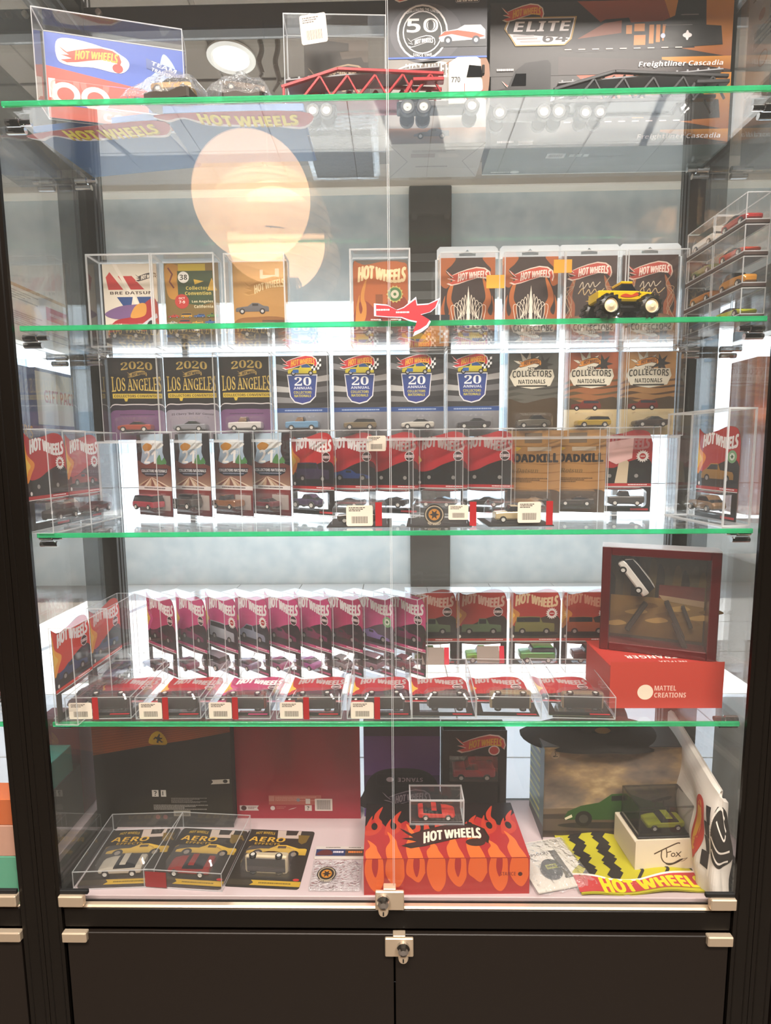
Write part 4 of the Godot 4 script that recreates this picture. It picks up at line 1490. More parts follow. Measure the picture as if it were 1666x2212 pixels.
func room() -> void:
	# shop: x -4..4, z -4.3..4, ceiling at 3.75
	struct("floor", one(Vector3(0, -.05, 0), Vector3(8.4, .1, 8.8)), M["shop floor"])
	var fl := get_node("floor")
	# pale floor tiles between the case and the shop front
	var tm := one(Vector3.ZERO, Vector3(.594, .012, .594), .002).mesh()
	for i in 9:
		for j in 6:
			put("tile", tm, M["white tile"], fl, at(-2.4 + i * .6, .004, -4.0 + j * .6))
	struct("ceiling", one(Vector3(0, 3.83, 0), Vector3(8.4, .1, 8.8)), M["taupe ceiling"])
	var ce := get_node("ceiling")
	var pm := one(Vector3.ZERO, Vector3(1.17, .016, 1.17), .003).mesh()
	for i in 5:
		for j in 3:
			put("panel", pm, M["taupe ceiling"], ce, at(-2.9 + i * 1.2, 3.772, -3.66 + j * 1.2))
	struct("wall_left", one(Vector3(-4.15, 1.9, 0), Vector3(.1, 4, 8.8)), M["shop wall"])
	struct("wall_right", one(Vector3(4.15, 1.9, 0), Vector3(.1, 4, 8.8)), M["shop wall"])
	struct("wall_back", one(Vector3(0, 1.9, 4.35), Vector3(8.4, 4, .1)), M["shop wall"])
	# the shop front: knee board, window, pillar, fascia board and beam
	var k := struct("wall_front", one(Vector3(0, .31, -4.36), Vector3(8.4, .62, .1), .004), M["dusty board"])
	put("fascia_board", one(Vector3(0, 3.12, -4.36), Vector3(8.4, .93, .1), .004), M["dusty board"], k)
	put("beam", one(Vector3(0, 3.7, -4.3), Vector3(8.4, .26, .24), .01), M["plaster"], k)
	var p := struct("trim_1", one(Vector3(.335, 1.79, -4.27), Vector3(.37, 3.58, .2), .008), plain("3b352e", .5))
	for i in 3:
		put("band", one(Vector3(.335, 2.66 + i * .16, -4.165), Vector3(.37, .07, .012), .003), plain(["6b6a66", "8a8a88", "5a5855"][i], .5), p)
	var w := struct("window_1", one(Vector3(-1.94, 1.635, -4.37), Vector3(4.1, 2.03, .01)), M["glass"])
	for x in [-3.98, -1.95]:
		put("mullion", one(Vector3(x, 1.635, -4.36), Vector3(.05, 2.03, .05), .004), plain("8f959a", .4), w)
	var w2 := struct("window_2", one(Vector3(2.3, 1.635, -4.37), Vector3(3.5, 2.03, .01)), M["glass"])
	for x in [2.1, 4.0]:
		put("mullion", one(Vector3(x, 1.635, -4.36), Vector3(.05, 2.03, .05), .004), plain("8f959a", .4), w2)
	# the street outside
	struct("pavement", one(Vector3(0, -.08, -12), Vector3(40, .1, 15)), plain("d9d6cf", .9))
	var b := thing("building", "pale sunlit building across the street behind the shop window", "building", Vector3(0, 0, -19))
	put("facade", one(Vector3(0, 4, -1), Vector3(36, 8, 2)), plain("d6d8d6", .9), b)
	for i in 9:
		for j in 2:
			put("window", one(Vector3(-14 + i * 3.5, 2.0 + j * 3, .03), Vector3(1.6, 1.5, .08)), plain("9fb2bd", .2), b)
	# round lamp in the ceiling behind the case
	var dl := thing("downlight", "round white downlight in the taupe ceiling behind the case", "ceiling light", Vector3(-1.0, 3.76, -2.84))
	var ring := Mb.new()
	ring.lathe(Vector3(0, 0, 0), Vector3.DOWN, [[.11, 0], [.15, 0], [.15, .012], [.125, .02], [.11, .012]], 32)
	put("rim", ring, plain("e6e2da", .4), dl)
	var disc := Mb.new()
	disc.lathe(Vector3(0, 0, 0), Vector3.DOWN, [[0, .0], [.118, .0], [.118, .012], [0, .012]], 32)
	var gm := mat("downlight glow", "ffffff", .5)
	gm.emission_enabled = true
	gm.emission = Color("ffffff")
	gm.emission_energy_multiplier = 2.2
	put("diffuser", disc, gm, dl)
	var dlight := SpotLight3D.new()
	dlight.name = "downlight_beam"
	dlight.position = Vector3(0, -.03, 0)
	dlight.rotation_degrees = Vector3(-90, 0, 0)
	dlight.light_energy = 4
	dlight.light_size = .11
	dlight.spot_angle = 70
	dlight.spot_range = 12
	dlight.shadow_enabled = true
	dl.add_child(dlight)
	# two rope ends hanging from the ceiling
	for i in 2:
		var rope := Mb.new()
		var pts := []
		for q in 9:
			pts.append(Vector3(sin(q * .9 + i) * .009, -q * (.022 if i == 0 else .029), cos(q * 1.1 + i) * .008))
		rope.tube(pts, .016, 7)
		rope.tube([pts[8], pts[8] + Vector3(-.04, -.05, 0)], .012, 6)
		var r := put("rope_end", rope, plain("6f675c", .9), self, at(-.79 + i * .1, 3.764, -2.72))
		tag(r, ["shorter grey rope end hanging from the ceiling beside the downlight", "longer grey rope end hanging from the ceiling, farther from the downlight"][i], "rope", "rope ends behind the case")
	# the paper lantern behind the camera that the front glass mirrors
	var ln := thing("paper_lantern", "large round paper lantern glowing peach, mirrored in the front glass", "lantern", Vector3(-.72, 2.6, 2.5))
	var sp := Mb.new()
	var prof := []
	for i in 19:
		prof.append([.36 * sin(PI * i / 18), -.33 * cos(PI * i / 18)])
	sp.lathe(Vector3.ZERO, Vector3.UP, prof, 28)
	var lm := mat("lantern glow", "b8926a", .8)
	lm.emission_enabled = true
	lm.emission = Color("ffb878")
	lm.emission_energy_multiplier = 0.26
	put("shade", sp, lm, ln)
	var ribs := Mb.new()
	for i in range(2, 17):
		var y: float = -.33 * cos(PI * i / 18)
		var rr: float = .362 * sin(PI * i / 18)
		ribs.lathe(Vector3(0, y, 0), Vector3.UP, [[rr - .004, -.003], [rr + .002, -.003], [rr + .002, .003], [rr - .004, .003]], 28)
	put("rib_wire", ribs, plain("9a7650", .8), ln)
	put("cord", one(Vector3(0, .72, 0), Vector3(.008, .8, .008)), M["rubber"], ln)
	var ll := OmniLight3D.new()
	ll.name = "lantern_light"
	ll.position = Vector3(0, 0, -.4)
	ll.light_energy = 0.8
	ll.light_color = Color("ffc48e")
	ll.light_size = .3
	ll.omni_range = 12
	ll.omni_attenuation = 2.0
	ll.shadow_enabled = true
	ln.add_child(ll)


func post_outline(s: float) -> PackedVector2Array:
	# fluted aluminium section, 36 mm square, its corner towards the front
	return PackedVector2Array([Vector2(0, 0), Vector2(s, 0), Vector2(s, .008), Vector2(s - .004, .011), Vector2(s, .014), Vector2(s, s - .014), Vector2(s - .004, s - .011), Vector2(s, s - .008), Vector2(s, s), Vector2(s - .008, s), Vector2(s - .011, s - .004), Vector2(s - .014, s), Vector2(.014, s), Vector2(.011, s - .004), Vector2(.008, s), Vector2(0, s), Vector2(0, s - .008), Vector2(.004, s - .011), Vector2(0, s - .014), Vector2(0, .014), Vector2(.004, .011), Vector2(0, .008)])


func front_post(sx: int) -> PackedVector2Array:
	# fluted front plate 36 mm wide and a web behind its outer half
	var p := PackedVector2Array([Vector2(0, 0), Vector2(.006, 0), Vector2(.0075, .0015), Vector2(.009, 0), Vector2(.026, 0), Vector2(.0275, .0015), Vector2(.029, 0), Vector2(.036, 0), Vector2(.036, .036), Vector2(.024, .036), Vector2(.022, .006), Vector2(0, .006)])
	if sx < 0:
		for i in p.size():
			p[i].x = .036 - p[i].x
	return p


func display_case(cx: float, which: String, main: bool) -> void:
	var c := thing("display_case", "tall black framed glass display case with five lit levels of toy cars" if main else ("black framed glass case standing against the left side of the main case" if cx < 0 else "black framed glass case standing against the right side of the main case"), "display case", Vector3(cx, 0, 0))
	var bm: Material = M["black metal"]
	for sx in [-1, 1]:
		for z in [-.036, -.31]:
			var m := Mb.new()
			m.xf = Transform3D(Basis(Vector3.RIGHT, -PI / 2), Vector3(.591 if sx > 0 else -.627, 0, z + .036))
			m.prism(post_outline(.036) if z < -.1 else front_post(sx), .02, 2.2)
			put("post", m, bm, c)
		# low and high side rails
		put("side_rail", one(Vector3(sx * .609, 2.136, -.155), Vector3(.03, .044, .238), .003), bm, c)
		put("side_rail", one(Vector3(sx * .609, .484, -.155), Vector3(.03, .036, .238), .003), bm, c)
		put("side_glass", one(Vector3(sx * .609, 1.308, -.155), Vector3(.005, 1.61, .238)), M["glass"], c)
		put("side_board", one(Vector3(sx * .609, .25, -.155), Vector3(.012, .42, .238)), M["black board"], c)
		var bolt := Mb.new()
		bolt.lathe(Vector3(sx * .556, 2.143, -.274), Vector3.BACK, [[0, .008], [.004, .008], [.006, .006], [.006, 0]], 14)
		put("bolt", bolt, M["steel"], c)
	put("top_rail", one(Vector3(0, 2.136, -.292), Vector3(1.18, .044, .034), .003), bm, c)
	put("top_rail", one(Vector3(0, 2.18, -.018), Vector3(1.18, .04, .034), .003), bm, c)
	put("rear_rail", one(Vector3(0, .484, -.292), Vector3(1.18, .036, .034), .003), bm, c)
	put("roof_board", one(Vector3(0, 2.178, -.155), Vector3(1.25, .014, .24), .001), M["white board"], c)
	put("back_glass", one(Vector3(0, 1.308, -.300), Vector3(1.18, 1.61, .005)), M["glass"], c)
	# front rail with its bright rounded lip
	var rail := one(Vector3(0, .480, -.018), Vector3(1.18, .042, .034), .004)
	put("front_rail", rail, bm, c)
	put("rail_lip", one(Vector3(0, .5015, -.006), Vector3(1.18, .006, .012), .0025), M["steel"], c)
	put("deck_board", one(Vector3(0, .499, -.155), Vector3(1.18, .018, .272), .001), M["white board"], c)
	put("base_board", one(Vector3(0, .04, -.155), Vector3(1.18, .04, .24)), M["black board"], c)
	put("back_board", one(Vector3(0, .25, -.292), Vector3(1.18, .4, .012)), M["black board"], c)
	# upper glass doors and lower black doors with their hinge clips
	for sx in [-1, 1]:
		var xm: float = sx * .2945 + .0005
		var d := put("glass_door", one(Vector3(xm, 1.335, -.0035), Vector3(.586, 1.64, .005)), M["door glass"], c)
		d.set_meta("label", "clear glass door")
		put("polished_edge", one(Vector3(.0005 + sx * .0012, 1.335, -.0035), Vector3(.0009, 1.64, .005)), M["clear edge"], d)
		var b := put("cupboard_door", one(Vector3(sx * .2935 + .0005, .235, -.008), Vector3(.584, .434, .016), .0012), M["black board"], c)
		put("hinge_clip", one(Vector3(sx * .568, .447, .0015), Vector3(.044, .019, .012), .0018), M["steel"], b)
		put("hinge_clip", one(Vector3(sx * .568, .519, .0035), Vector3(.044, .021, .012), .0018), M["steel"], d)
		put("clip_pad", one(Vector3(sx * .568 - sx * .004, .533, .001), Vector3(.05, .008, .006), .001), M["rubber"], d)
	# four glass shelves on pegs
	for i in 4:
		var s: float = [S1, S2, S3, S4][i]
		var where: String = "the main case" if main else ("the left neighbouring case" if cx < 0 else "the right neighbouring case")
		var g := thing("glass_shelf", "%s clear glass shelf of %s, green along its front edge" % [["topmost", "second", "third", "lowest"][i], where], "shelf", Vector3(cx, s - .008, 0), 0, "glass shelves")
		put("pane", one(Vector3(0, .004, -.142), Vector3(1.178, .008, .246)), M["glass"], g)
		put("green_edge", one(Vector3(0, .004, -.0165), Vector3(1.178, .008, .004), .0006), M["green edge"], g)
		put("rear_edge", one(Vector3(0, .004, -.267), Vector3(1.178, .008, .003), .0006), M["glass"], g)
		for sx in [-1, 1]:
			for z in [-.05, -.24]:
				var peg := Mb.new()
				peg.lathe(Vector3(sx * .606, s - .012, z), Vector3(-sx, 0, 0), [[0, 0], [.006, 0], [.006, .022], [.0045, .023], [.0045, .04], [0, .04]], 14)
				peg.lathe(Vector3(sx * .606, s - .024, z), Vector3(-sx, 0, 0), [[0, 0], [.005, 0], [.005, .03], [0, .03]], 12)
				put("shelf_peg", peg, M["chrome"], c)


func lock(label: String, p: Vector3, sx: float) -> void:
	var t := thing("lock", label, "lock", p, 0, "door locks")
	put("plate", one(Vector3(0, 0, 0), Vector3(.05, .036, .006), .0015), M["steel"], t)
	var cyl := Mb.new()
	cyl.lathe(Vector3(sx, 0.002, .003), Vector3.BACK, [[0, .012], [.005, .012], [.009, .010], [.0115, .005], [.0115, 0]], 22)
	put("barrel", cyl, M["chrome"], t)
	var tab := Mb.new()
	tab.lathe(Vector3(sx, -.0165, .0025), Vector3.BACK, [[0, .007], [.0075, .007], [.009, .004], [.009, 0]], 18)
	put("lug", tab, M["steel"], t)
	put("keyhole", one(Vector3(sx, -.018, .0098), Vector3(.0022, .007, .0006)), M["rubber"], t)
	put("clamp", one(Vector3(0, .0195, -.006), Vector3(.022, .004, .014), .001), M["steel"], t)


func locks() -> void:
	lock("steel barrel lock at the foot of the glass doors, against the flame box", Vector3(-.007, .523, .005), -.011)
	lock("steel barrel lock at the top of the black cupboard doors", Vector3(.009, .432, .004), .007)
	var st := put("flame_sticker", art("sticker"), M["ink"], self, at(-.023, 1.477, .0006))
	tag(st, "red winged flame sticker with a pale blue outline on the glass door", "sticker")


func block(called: String, label: String, cat: String, p: Vector3, s: Vector3, m: Material, prints := {}, turn := 0.0, group := "") -> Node3D:
	# a carton on its base; prints: face -> art key
	var t := thing(called, label, cat, p, turn, group)
	var b := put("carton", one(Vector3(0, s.y / 2, 0), s, .0012), m, t)
	for f in prints:
		var x := Transform3D()
		if f == "front":
			x = at(-s.x / 2, 0, s.z / 2 + .0003)
		elif f == "top":
			x = flat_up(-s.x / 2, s.y + .0003, s.z / 2)
		elif f == "left":
			x = Transform3D(Basis(Vector3.UP, -PI / 2), Vector3(-s.x / 2 - .0003, 0, -s.z / 2))
		elif f == "right":
			x = Transform3D(Basis(Vector3.UP, PI / 2), Vector3(s.x / 2 + .0003, 0, s.z / 2))
		elif f == "under":
			x = Transform3D(Basis(Vector3.RIGHT, PI / 2), Vector3(-s.x / 2, -.0003, -s.z / 2))
		put("print", art(prints[f]), M["print"], b, x)
	return t


func shelf_one() -> void:
	# big transporter card standing at the front, its clear cover round it
	var t := thing("toy_set_card", "large blue and red toy truck card standing in a clear cover, top shelf", "toy set", Vector3(-.435, S1, -.066), 14)
	var s := shell("box", .215, .132, .05)
	put("clear_case", s[0], M["film"], t)
	put("case_edge", s[1], M["clear edge"], t)
	var c := put("card", one(Vector3(0, .064, -.02), Vector3(.21, .126, .0008)), plain("9aa6bc"), t)
	put("print", art("team"), M["print"], c, Transform3D(Basis().scaled(Vector3(1, .84, 1)), Vector3(-.105, .001, -.0193)))
	put("blister", blister_mesh(.19, .04, .034), M["blister"], t, at(0, .006, -.0188))
	# two packs lying flat behind and beside it, seen from below through the glass
	for i in 2:
		var p: Vector3 = [Vector3(-.475, S1, -.16), Vector3(-.245, S1, -.13)][i]
		block("toy_set_pack", ["blue pack lying flat under the standing truck card, yellow lettering on its underside", "blue pack lying flat beneath the bagged cars, yellow lettering on its underside"][i], "toy set", p, Vector3(.225, .012, .15), plain("2c5a94"), {"under": "team_under"}, [-8.0, 0.0][i], "blue packs lying on the top shelf")
	# bagged cars on top of the flat packs
	for i in 2:
		var p: Vector3 = [Vector3(-.345, S1 + .014, -.075), Vector3(-.232, S1 + .014, -.08)][i]
		var b := thing("bagged_car", ["gold brown toy car in a crumpled clear bag beside the blue truck card", "brown toy car in a smooth clear bag, second from the truck card"][i], "toy car", p, [-12.0, 4.0][i], "bagged cars on the top shelf")
		var m := Mb.new()
		var w := .13 if i == 0 else .1
		m.grid(14, 10, func(u: float, v: float) -> Vector3:
			var ed: float = pow(sin(PI * u), .45) * pow(sin(PI * v), .45)
			return Vector3((u - .5) * w, ed * .05 + .004 * sin(u * 21 + v * 9 + i) * ed + .001, (.5 - v) * .1 + .003 * sin(u * 17)))
		put("bag", m, M["bag"], b)
		var blk := put("car_tray", one(Vector3(0, .012, 0), Vector3(w * .62, .02, .05), .003), plain("3a2f22"), b)
		blk.set_meta("label", "dark card tray")
		toy_car(b, "wagon", "b58a3c" if i == 0 else "5a4430", .066, Transform3D(Basis(Vector3.UP, .2), Vector3(0, .022, 0)))
	# black anniversary card in a clear protector
	var f := thing("carded_toy_car", "black and silver anniversary card in a tall clear protector with barcode sticker", "toy car", Vector3(-.089, S1, -.15), 3)
	s = shell("box", .172, .19, .05)
	put("clear_case", s[0], M["film"], f)
	put("case_edge", s[1], M["clear edge"], f)
	c = put("card", one(Vector3(0, .112, -.016), Vector3(.112, .132, .0008)), plain("4a4036"), f)
	put("print", art("fifty_card"), M["ink"], c, at(-.056, .046, -.0153))
	put("price_sticker", art("price"), M["print"], f, Transform3D(Basis(Vector3.BACK, .12).scaled(Vector3(1.1, 1.5, 1)), Vector3(-.055, .14, .0258)))
	# a pile of flat carded packs under it
	for i in 6:
		var pk := thing("flat_pack", "%s clear pack with a dark card in the pile behind the red trailer" % ["lowest", "second lowest", "third lowest", "fourth", "second highest", "topmost"][i], "toy car", Vector3(-.085 + .003 * sin(i * 2.1), S1 + .0002 + i * .0062, -.19), 2.0 * sin(i * 3.3), "pile of flat packs on the top shelf")
		put("card", one(Vector3(0, .001, 0), Vector3(.112, .0016, .16)), plain(["3c362e", "5a5248", "463e34"][i % 3]), pk)
		put("clear_case", one(Vector3(0, .0031, 0), Vector3(.13, .0058, .18), .001), M["bag"], pk)
	pack("black carded toy car lying flat on the pile behind the red trailer", "", "fifty_card", Vector3(-.085, S1 + .04, -.11), 0, {"flat": true, "car": ["coupe", "2a2826", .066], "d": .03, "ch": .12, "h": .13})
	# anniversary boxes
	block("toy_box", "grey carton with a silver car under the dark anniversary carton", "toy box", Vector3(.086, S1, -.215), Vector3(.170, .137, .118), plain("97938c"), {"front": "grey_box", "under": "grey_box_under"})
	block("toy_box", "dark blue anniversary carton with a white round 50 badge, on the grey carton", "toy box", Vector3(.086, S1 + .1375, -.215), Vector3(.171, .135, .118), plain("2c2e38"), {"front": "fifty_box"})
	# two truck set boxes
	block("toy_box", "lower black and orange truck set carton behind the black toy truck", "toy box", Vector3(.392, S1, -.222), Vector3(.42, .118, .094), plain("2a2426"), {"front": "elite", "under": "elite_under"}, 0, "truck set cartons")
	block("toy_box", "upper black and orange truck set carton, laid on the other", "toy box", Vector3(.39, S1 + .1185, -.222), Vector3(.42, .118, .094), plain("2a2426"), {"front": "elite"}, 0, "truck set cartons")
	truck("toy_truck", "white toy truck cab hitched to a red car transporter trailer", Vector3(.09, S1, -.09), "e8e4da", true)
	car_trailer("toy_trailer", "red car transporter trailer behind the white toy truck", Vector3(-.04, S1, -.09), "a3232a", .26)
	truck("toy_truck", "glossy black toy truck cab in front of the truck set cartons", Vector3(.225, S1, -.11), "141416", false)
	car_trailer("toy_trailer", "black and silver car transporter trailer behind the black toy truck", Vector3(.41, S1, -.11), "2a2a2c", .28)


func truck(called: String, label: String, p: Vector3, s: String, right: bool) -> void:
	# nose towards +x when right, else -x
	var t := thing(called, label, "toy truck", p, 0.0 if right else 180.0)
	var b := Mb.new()
	if right:
		b.prism(PackedVector2Array([Vector2(.008, .018), Vector2(.060, .018), Vector2(.062, .04), Vector2(.058, .08), Vector2(.052, .084), Vector2(.022, .084), Vector2(.008, .076)]), -.019, .019)
	else:
		b.prism(PackedVector2Array([Vector2(-.04, .018), Vector2(.05, .018), Vector2(.058, .024), Vector2(.058, .044), Vector2(.03, .05), Vector2(.018, .074), Vector2(.002, .086), Vector2(-.034, .09), Vector2(-.04, .084)]), -.019, .019)
	var body := put("cab", b, paint(s), t)
	var g := Mb.new()
	if right:
		g.prism(PackedVector2Array([Vector2(.036, .054), Vector2(.0612, .054), Vector2(.0592, .070), Vector2(.04, .072)]), -.0195, .0195)
	else:
		g.prism(PackedVector2Array([Vector2(.0, .052), Vector2(.024, .052), Vector2(.017, .07), Vector2(.0, .07)]), -.0195, .0195)
	put("window", g, M["car glass"], body)
	put("chassis", one(Vector3(-.02, .02, 0), Vector3(.11, .01, .026), .002), M["car base"], t)
	if right:
		var a := Art.new()
		a.T("770", 10, 46, 8, "2a2624", {"w": 14})
		a.C([0, 24, 20, 30, 34, 22, 52, 34, 52, 30, 34, 18, 20, 26], "b8322e")
		a.L([V(24, 44), V(24, 20)], 1.0, "b8322e")
		put("print", a, M["print"], body, at(.009, .001, .0193))
	put("mirror", one(Vector3(.062 if right else .03, .062, .022), Vector3(.004, .014, .006), .001), M["rubber"], t)
	var w := car_meshes("coupe")
	for x in ([.045, -.032, -.058] if right else [.042, -.03, -.054]):
		for z in [-1, 1]:
			put("wheel", w[2], M["print"], t, Transform3D((Basis() if z > 0 else Basis(Vector3.UP, PI)).scaled(Vector3.ONE * .145), Vector3(x, .0123, z * .016)))
	put("fifth_wheel", one(Vector3(-.045, .027, 0), Vector3(.04, .006, .03), .002), M["car base"], t)


func car_trailer(called: String, label: String, p: Vector3, s: String, l: float) -> void:
	var t := thing(called, label, "toy trailer", p)
	var m := Mb.new()
	var h := l / 2
	for z in [-.019, .019]:
		m.bar(Vector3(-h, .045, z), Vector3(-h * .3, .07, z), .005)
		m.bar(Vector3(-h * .3, .07, z), Vector3(h, .06, z), .005)
		m.bar(Vector3(-h, .026, z), Vector3(h * .5, .026, z), .006)
		m.bar(Vector3(-h * .97, .045, z), Vector3(-h * .97, .026, z), .004)
		for i in 5:
			var x := -h * .75 + i * l * .17
			m.bar(Vector3(x, .026, z), Vector3(x + .03, .06, z), .004)
			m.bar(Vector3(x + .03, .06, z), Vector3(x + .05, .026, z), .003)
		m.bar(Vector3(h * .5, .026, z), Vector3(h * .62, .05, z), .006)
		m.bar(Vector3(h * .62, .05, z), Vector3(h, .05, z), .012, .006)
	put("side_frame", m, paint(s), t)
	var d := Mb.new()
	d.box(Vector3(-h * .25, .028, 0), Vector3(l * .7, .003, .036), .0008)
	put("lower_ramp", d, paint(s), t)
	var u := Mb.new()
	u.xf = Transform3D(Basis(Vector3.BACK, .06), Vector3(0, .064, 0))
	u.box(Vector3(0, 0, 0), Vector3(l * .95, .003, .036), .0008)
	for i in 16:
		u.box(Vector3(-h * .9 + i * l * .06, .0025, 0), Vector3(.003, .003, .034))
	put("upper_ramp", u, plain("8d8f94", .4), t)
	var w := car_meshes("coupe")
	for x in [-h * .45, -h * .62]:
		for z in [-1, 1]:
			put("wheel", w[2], M["print"], t, Transform3D((Basis() if z > 0 else Basis(Vector3.UP, PI)).scaled(Vector3.ONE * .13), Vector3(x, .0111, z * .014)))
	put("axle_box", one(Vector3(-h * .53, .018, 0), Vector3(.05, .012, .02), .002), M["car base"], t)


func shelf_two() -> void:
	var g := "clear boxed cars on the second shelf"
	pack("white card with red and blue stripes and a red coupe, clear acrylic box", g, "bre", Vector3(-.515, S2, -.225), 0, {"case": "acrylic", "w": .124, "h": .172, "d": .05, "car": ["coupe", "33302c", .068]})
	pack("green and yellow convention card beside the white striped one, clear acrylic box", g, "conv", Vector3(-.392, S2, -.225), 0, {"case": "acrylic", "w": .12, "h": .172, "d": .05, "car": ["racer", "4a3f2a", .068]})
	pack("golden card with a grey coupe, standing alone in a clear acrylic box", g, "gold", Vector3(-.256, S2, -.225), 0, {"case": "acrylic", "w": .116, "h": .17, "d": .05, "car": ["coupe", "3a3835", .068]})
	pack("orange card with a green round badge in a clear acrylic box", g, "orange", Vector3(-.018, S2, -.225), 0, {"case": "acrylic", "w": .115, "h": .174, "d": .05, "cut": "", "car": ["coupe", "6a3a2a", .068]})
	var k := put("print_card", one(Vector3(0, .03, 0), Vector3(.062, .06, .001)), plain("2a2c30"), self, at(.086, S2, -.235))
	tag(k, "small dark checkered flag card leaning beside the orange boxed card", "card")
	put("print", art("kit"), M["print"], k, at(-.03, .0, .0006))
	var h := "hanging blister cases on the second shelf"
	var labels := ["brown pinstriped flame card with a plain orange corner tag, first clear hanging case", "brown pinstriped flame card with tag near its top, second clear hanging case", "grey brown flame card with script lettering behind the yellow truck's tail", "dark flame card with golden script behind the yellow truck's nose"]
	for i in 4:
		var x: float = [.152, .274, .388, .505][i]
		var p := pack(labels[i], h, ["pin", "pin_b", "script", "script_b"][i], Vector3(x, S2, -.225), 0, {"case": "clam", "w": .119, "h": .19, "d": .04, "cw": .108, "ch": .164, "car": [["coupe", "racer", "wagon", "coupe"][i], ["4a3a2a", "3a2f28", "6a5a4a", "3f4a32"][i], .066]})
		if i < 2:
			put("paper_tag", one(Vector3.ZERO, Vector3(.034, .024, .0006)), plain("e0a02a", .6), p, at([.048, .052][i], [.112, .138][i], .0206))
	# monster truck on the front edge
	var t := thing("monster_truck", "yellow toy monster truck with big black tyres, on the second shelf's front edge", "toy truck", Vector3(.372, S2, -.045), 6)
	var st: Array = car_meshes("pickup")
	var body := put("truck_body", st[0], paint("e8c412"), t, Transform3D(Basis(Vector3.UP, PI).scaled(Vector3(.09, .082, .085)), Vector3(0, .022, 0)))
	put("window", st[1], M["car glass"], body)
	put("roof", one(Vector3(.0025, .0575, 0), Vector3(.02, .004, .03), .0012), paint("e8c412"), t)
	var a := Art.new()
	a.star(30, 4, 5, 2, 5, "3a3020")
	a.C([0, 0, 8, 4, 18, 2, 26, 6, 30, 2, 18, -2, 6, -2], "b8401c")
	put("print", a, M["print"], body, Transform3D(Basis(Vector3.UP, PI).scaled(Vector3(11, 11, 11)), Vector3(.1, .17, -.216)))
	var fr := Mb.new()
	fr.box(Vector3(0, .022, 0), Vector3(.07, .008, .022), .002)
	for x in [-.031, .031]:
		fr.box(Vector3(x, .016, 0), Vector3(.01, .01, .05), .002)
		for z in [-.018, .018]:
			fr.bar(Vector3(x, .018, z), Vector3(x * .4, .034, z * .6), .003)
	put("chassis", fr, M["rubber"], t)
	var tyre := Mb.new()
	tyre.col = Art.k("171614")
	tyre.lathe(Vector3(0, 0, -.011), Vector3.BACK, [[0, 0], [.012, 0], [.0165, .003], [.0172, .011], [.0165, .019], [.012, .022], [.0105, .021]], 26)
	for i in 13:
		var an := TAU * i / 13
		tyre.box(Vector3(cos(an) * .0168, sin(an) * .0168, 0), Vector3(.004, .004, .018))
	tyre.col = Art.k("e6d6b4")
	tyre.lathe(Vector3(0, 0, -.011), Vector3.BACK, [[.0105, .021], [.0095, .019], [.003, .0225], [0, .0225]], 22)
	var tym := tyre.mesh()
	for x in [-.033, .033]:
		for z in [-1, 1]:
			put("wheel", tym, M["print"], t, Transform3D(Basis() if z > 0 else Basis(Vector3.UP, PI), Vector3(x, .0175, z * .026)))
	# eight small car boxes stacked at the end
	var cols := [["b02a2a", "coupe"], ["c8442c", "racer"], ["c98a2c", "hotrod"], ["b8c02a", "racer"], ["e0dcd4", "van"], ["5d7a3a", "coupe"], ["c07a2a", "wagon"], ["3a5a78", "coupe"]]
	var names := ["topmost clear car case of the front column", "second clear car case down the front column", "third clear car case down the front column", "lowest clear car case of the front column", "topmost clear car case of the rear column", "second clear car case down the rear column", "third clear car case down the rear column", "lowest clear car case of the rear column"]
	var cn := ["dark red toy coupe", "bright red toy racer", "orange yellow toy hot rod", "yellow green toy racer", "white toy van", "green toy coupe", "orange toy wagon", "blue toy coupe"]
	for i in 8:
		var y := S2 + .0475 * (3 - i % 4)
		var z := -.072 if i < 4 else -.16
		var b := thing("car_case", names[i] + ", on the second shelf", "display box", Vector3(.574, y, z), 0, "stacked clear car cases")
		var s := shell("box", .038, .0405, .085)
		put("cover", s[0], M["acrylic"], b, at(0, .0065, 0))
		put("cover_edge", s[1], M["clear edge"], b, at(0, .0065, 0))
		put("base", one(Vector3(0, .00325, 0), Vector3(.038, .0062, .086), .001), plain("4c403c", .3), b)
		var c := thing("toy_car", cn[i] + " in the " + names[i].replace("clear ", ""), "toy car", Vector3(.574, y + .0068, z), 90, "cars in stacked clear cases")
		toy_car(c, cols[i][1], cols[i][0], .068, Transform3D())


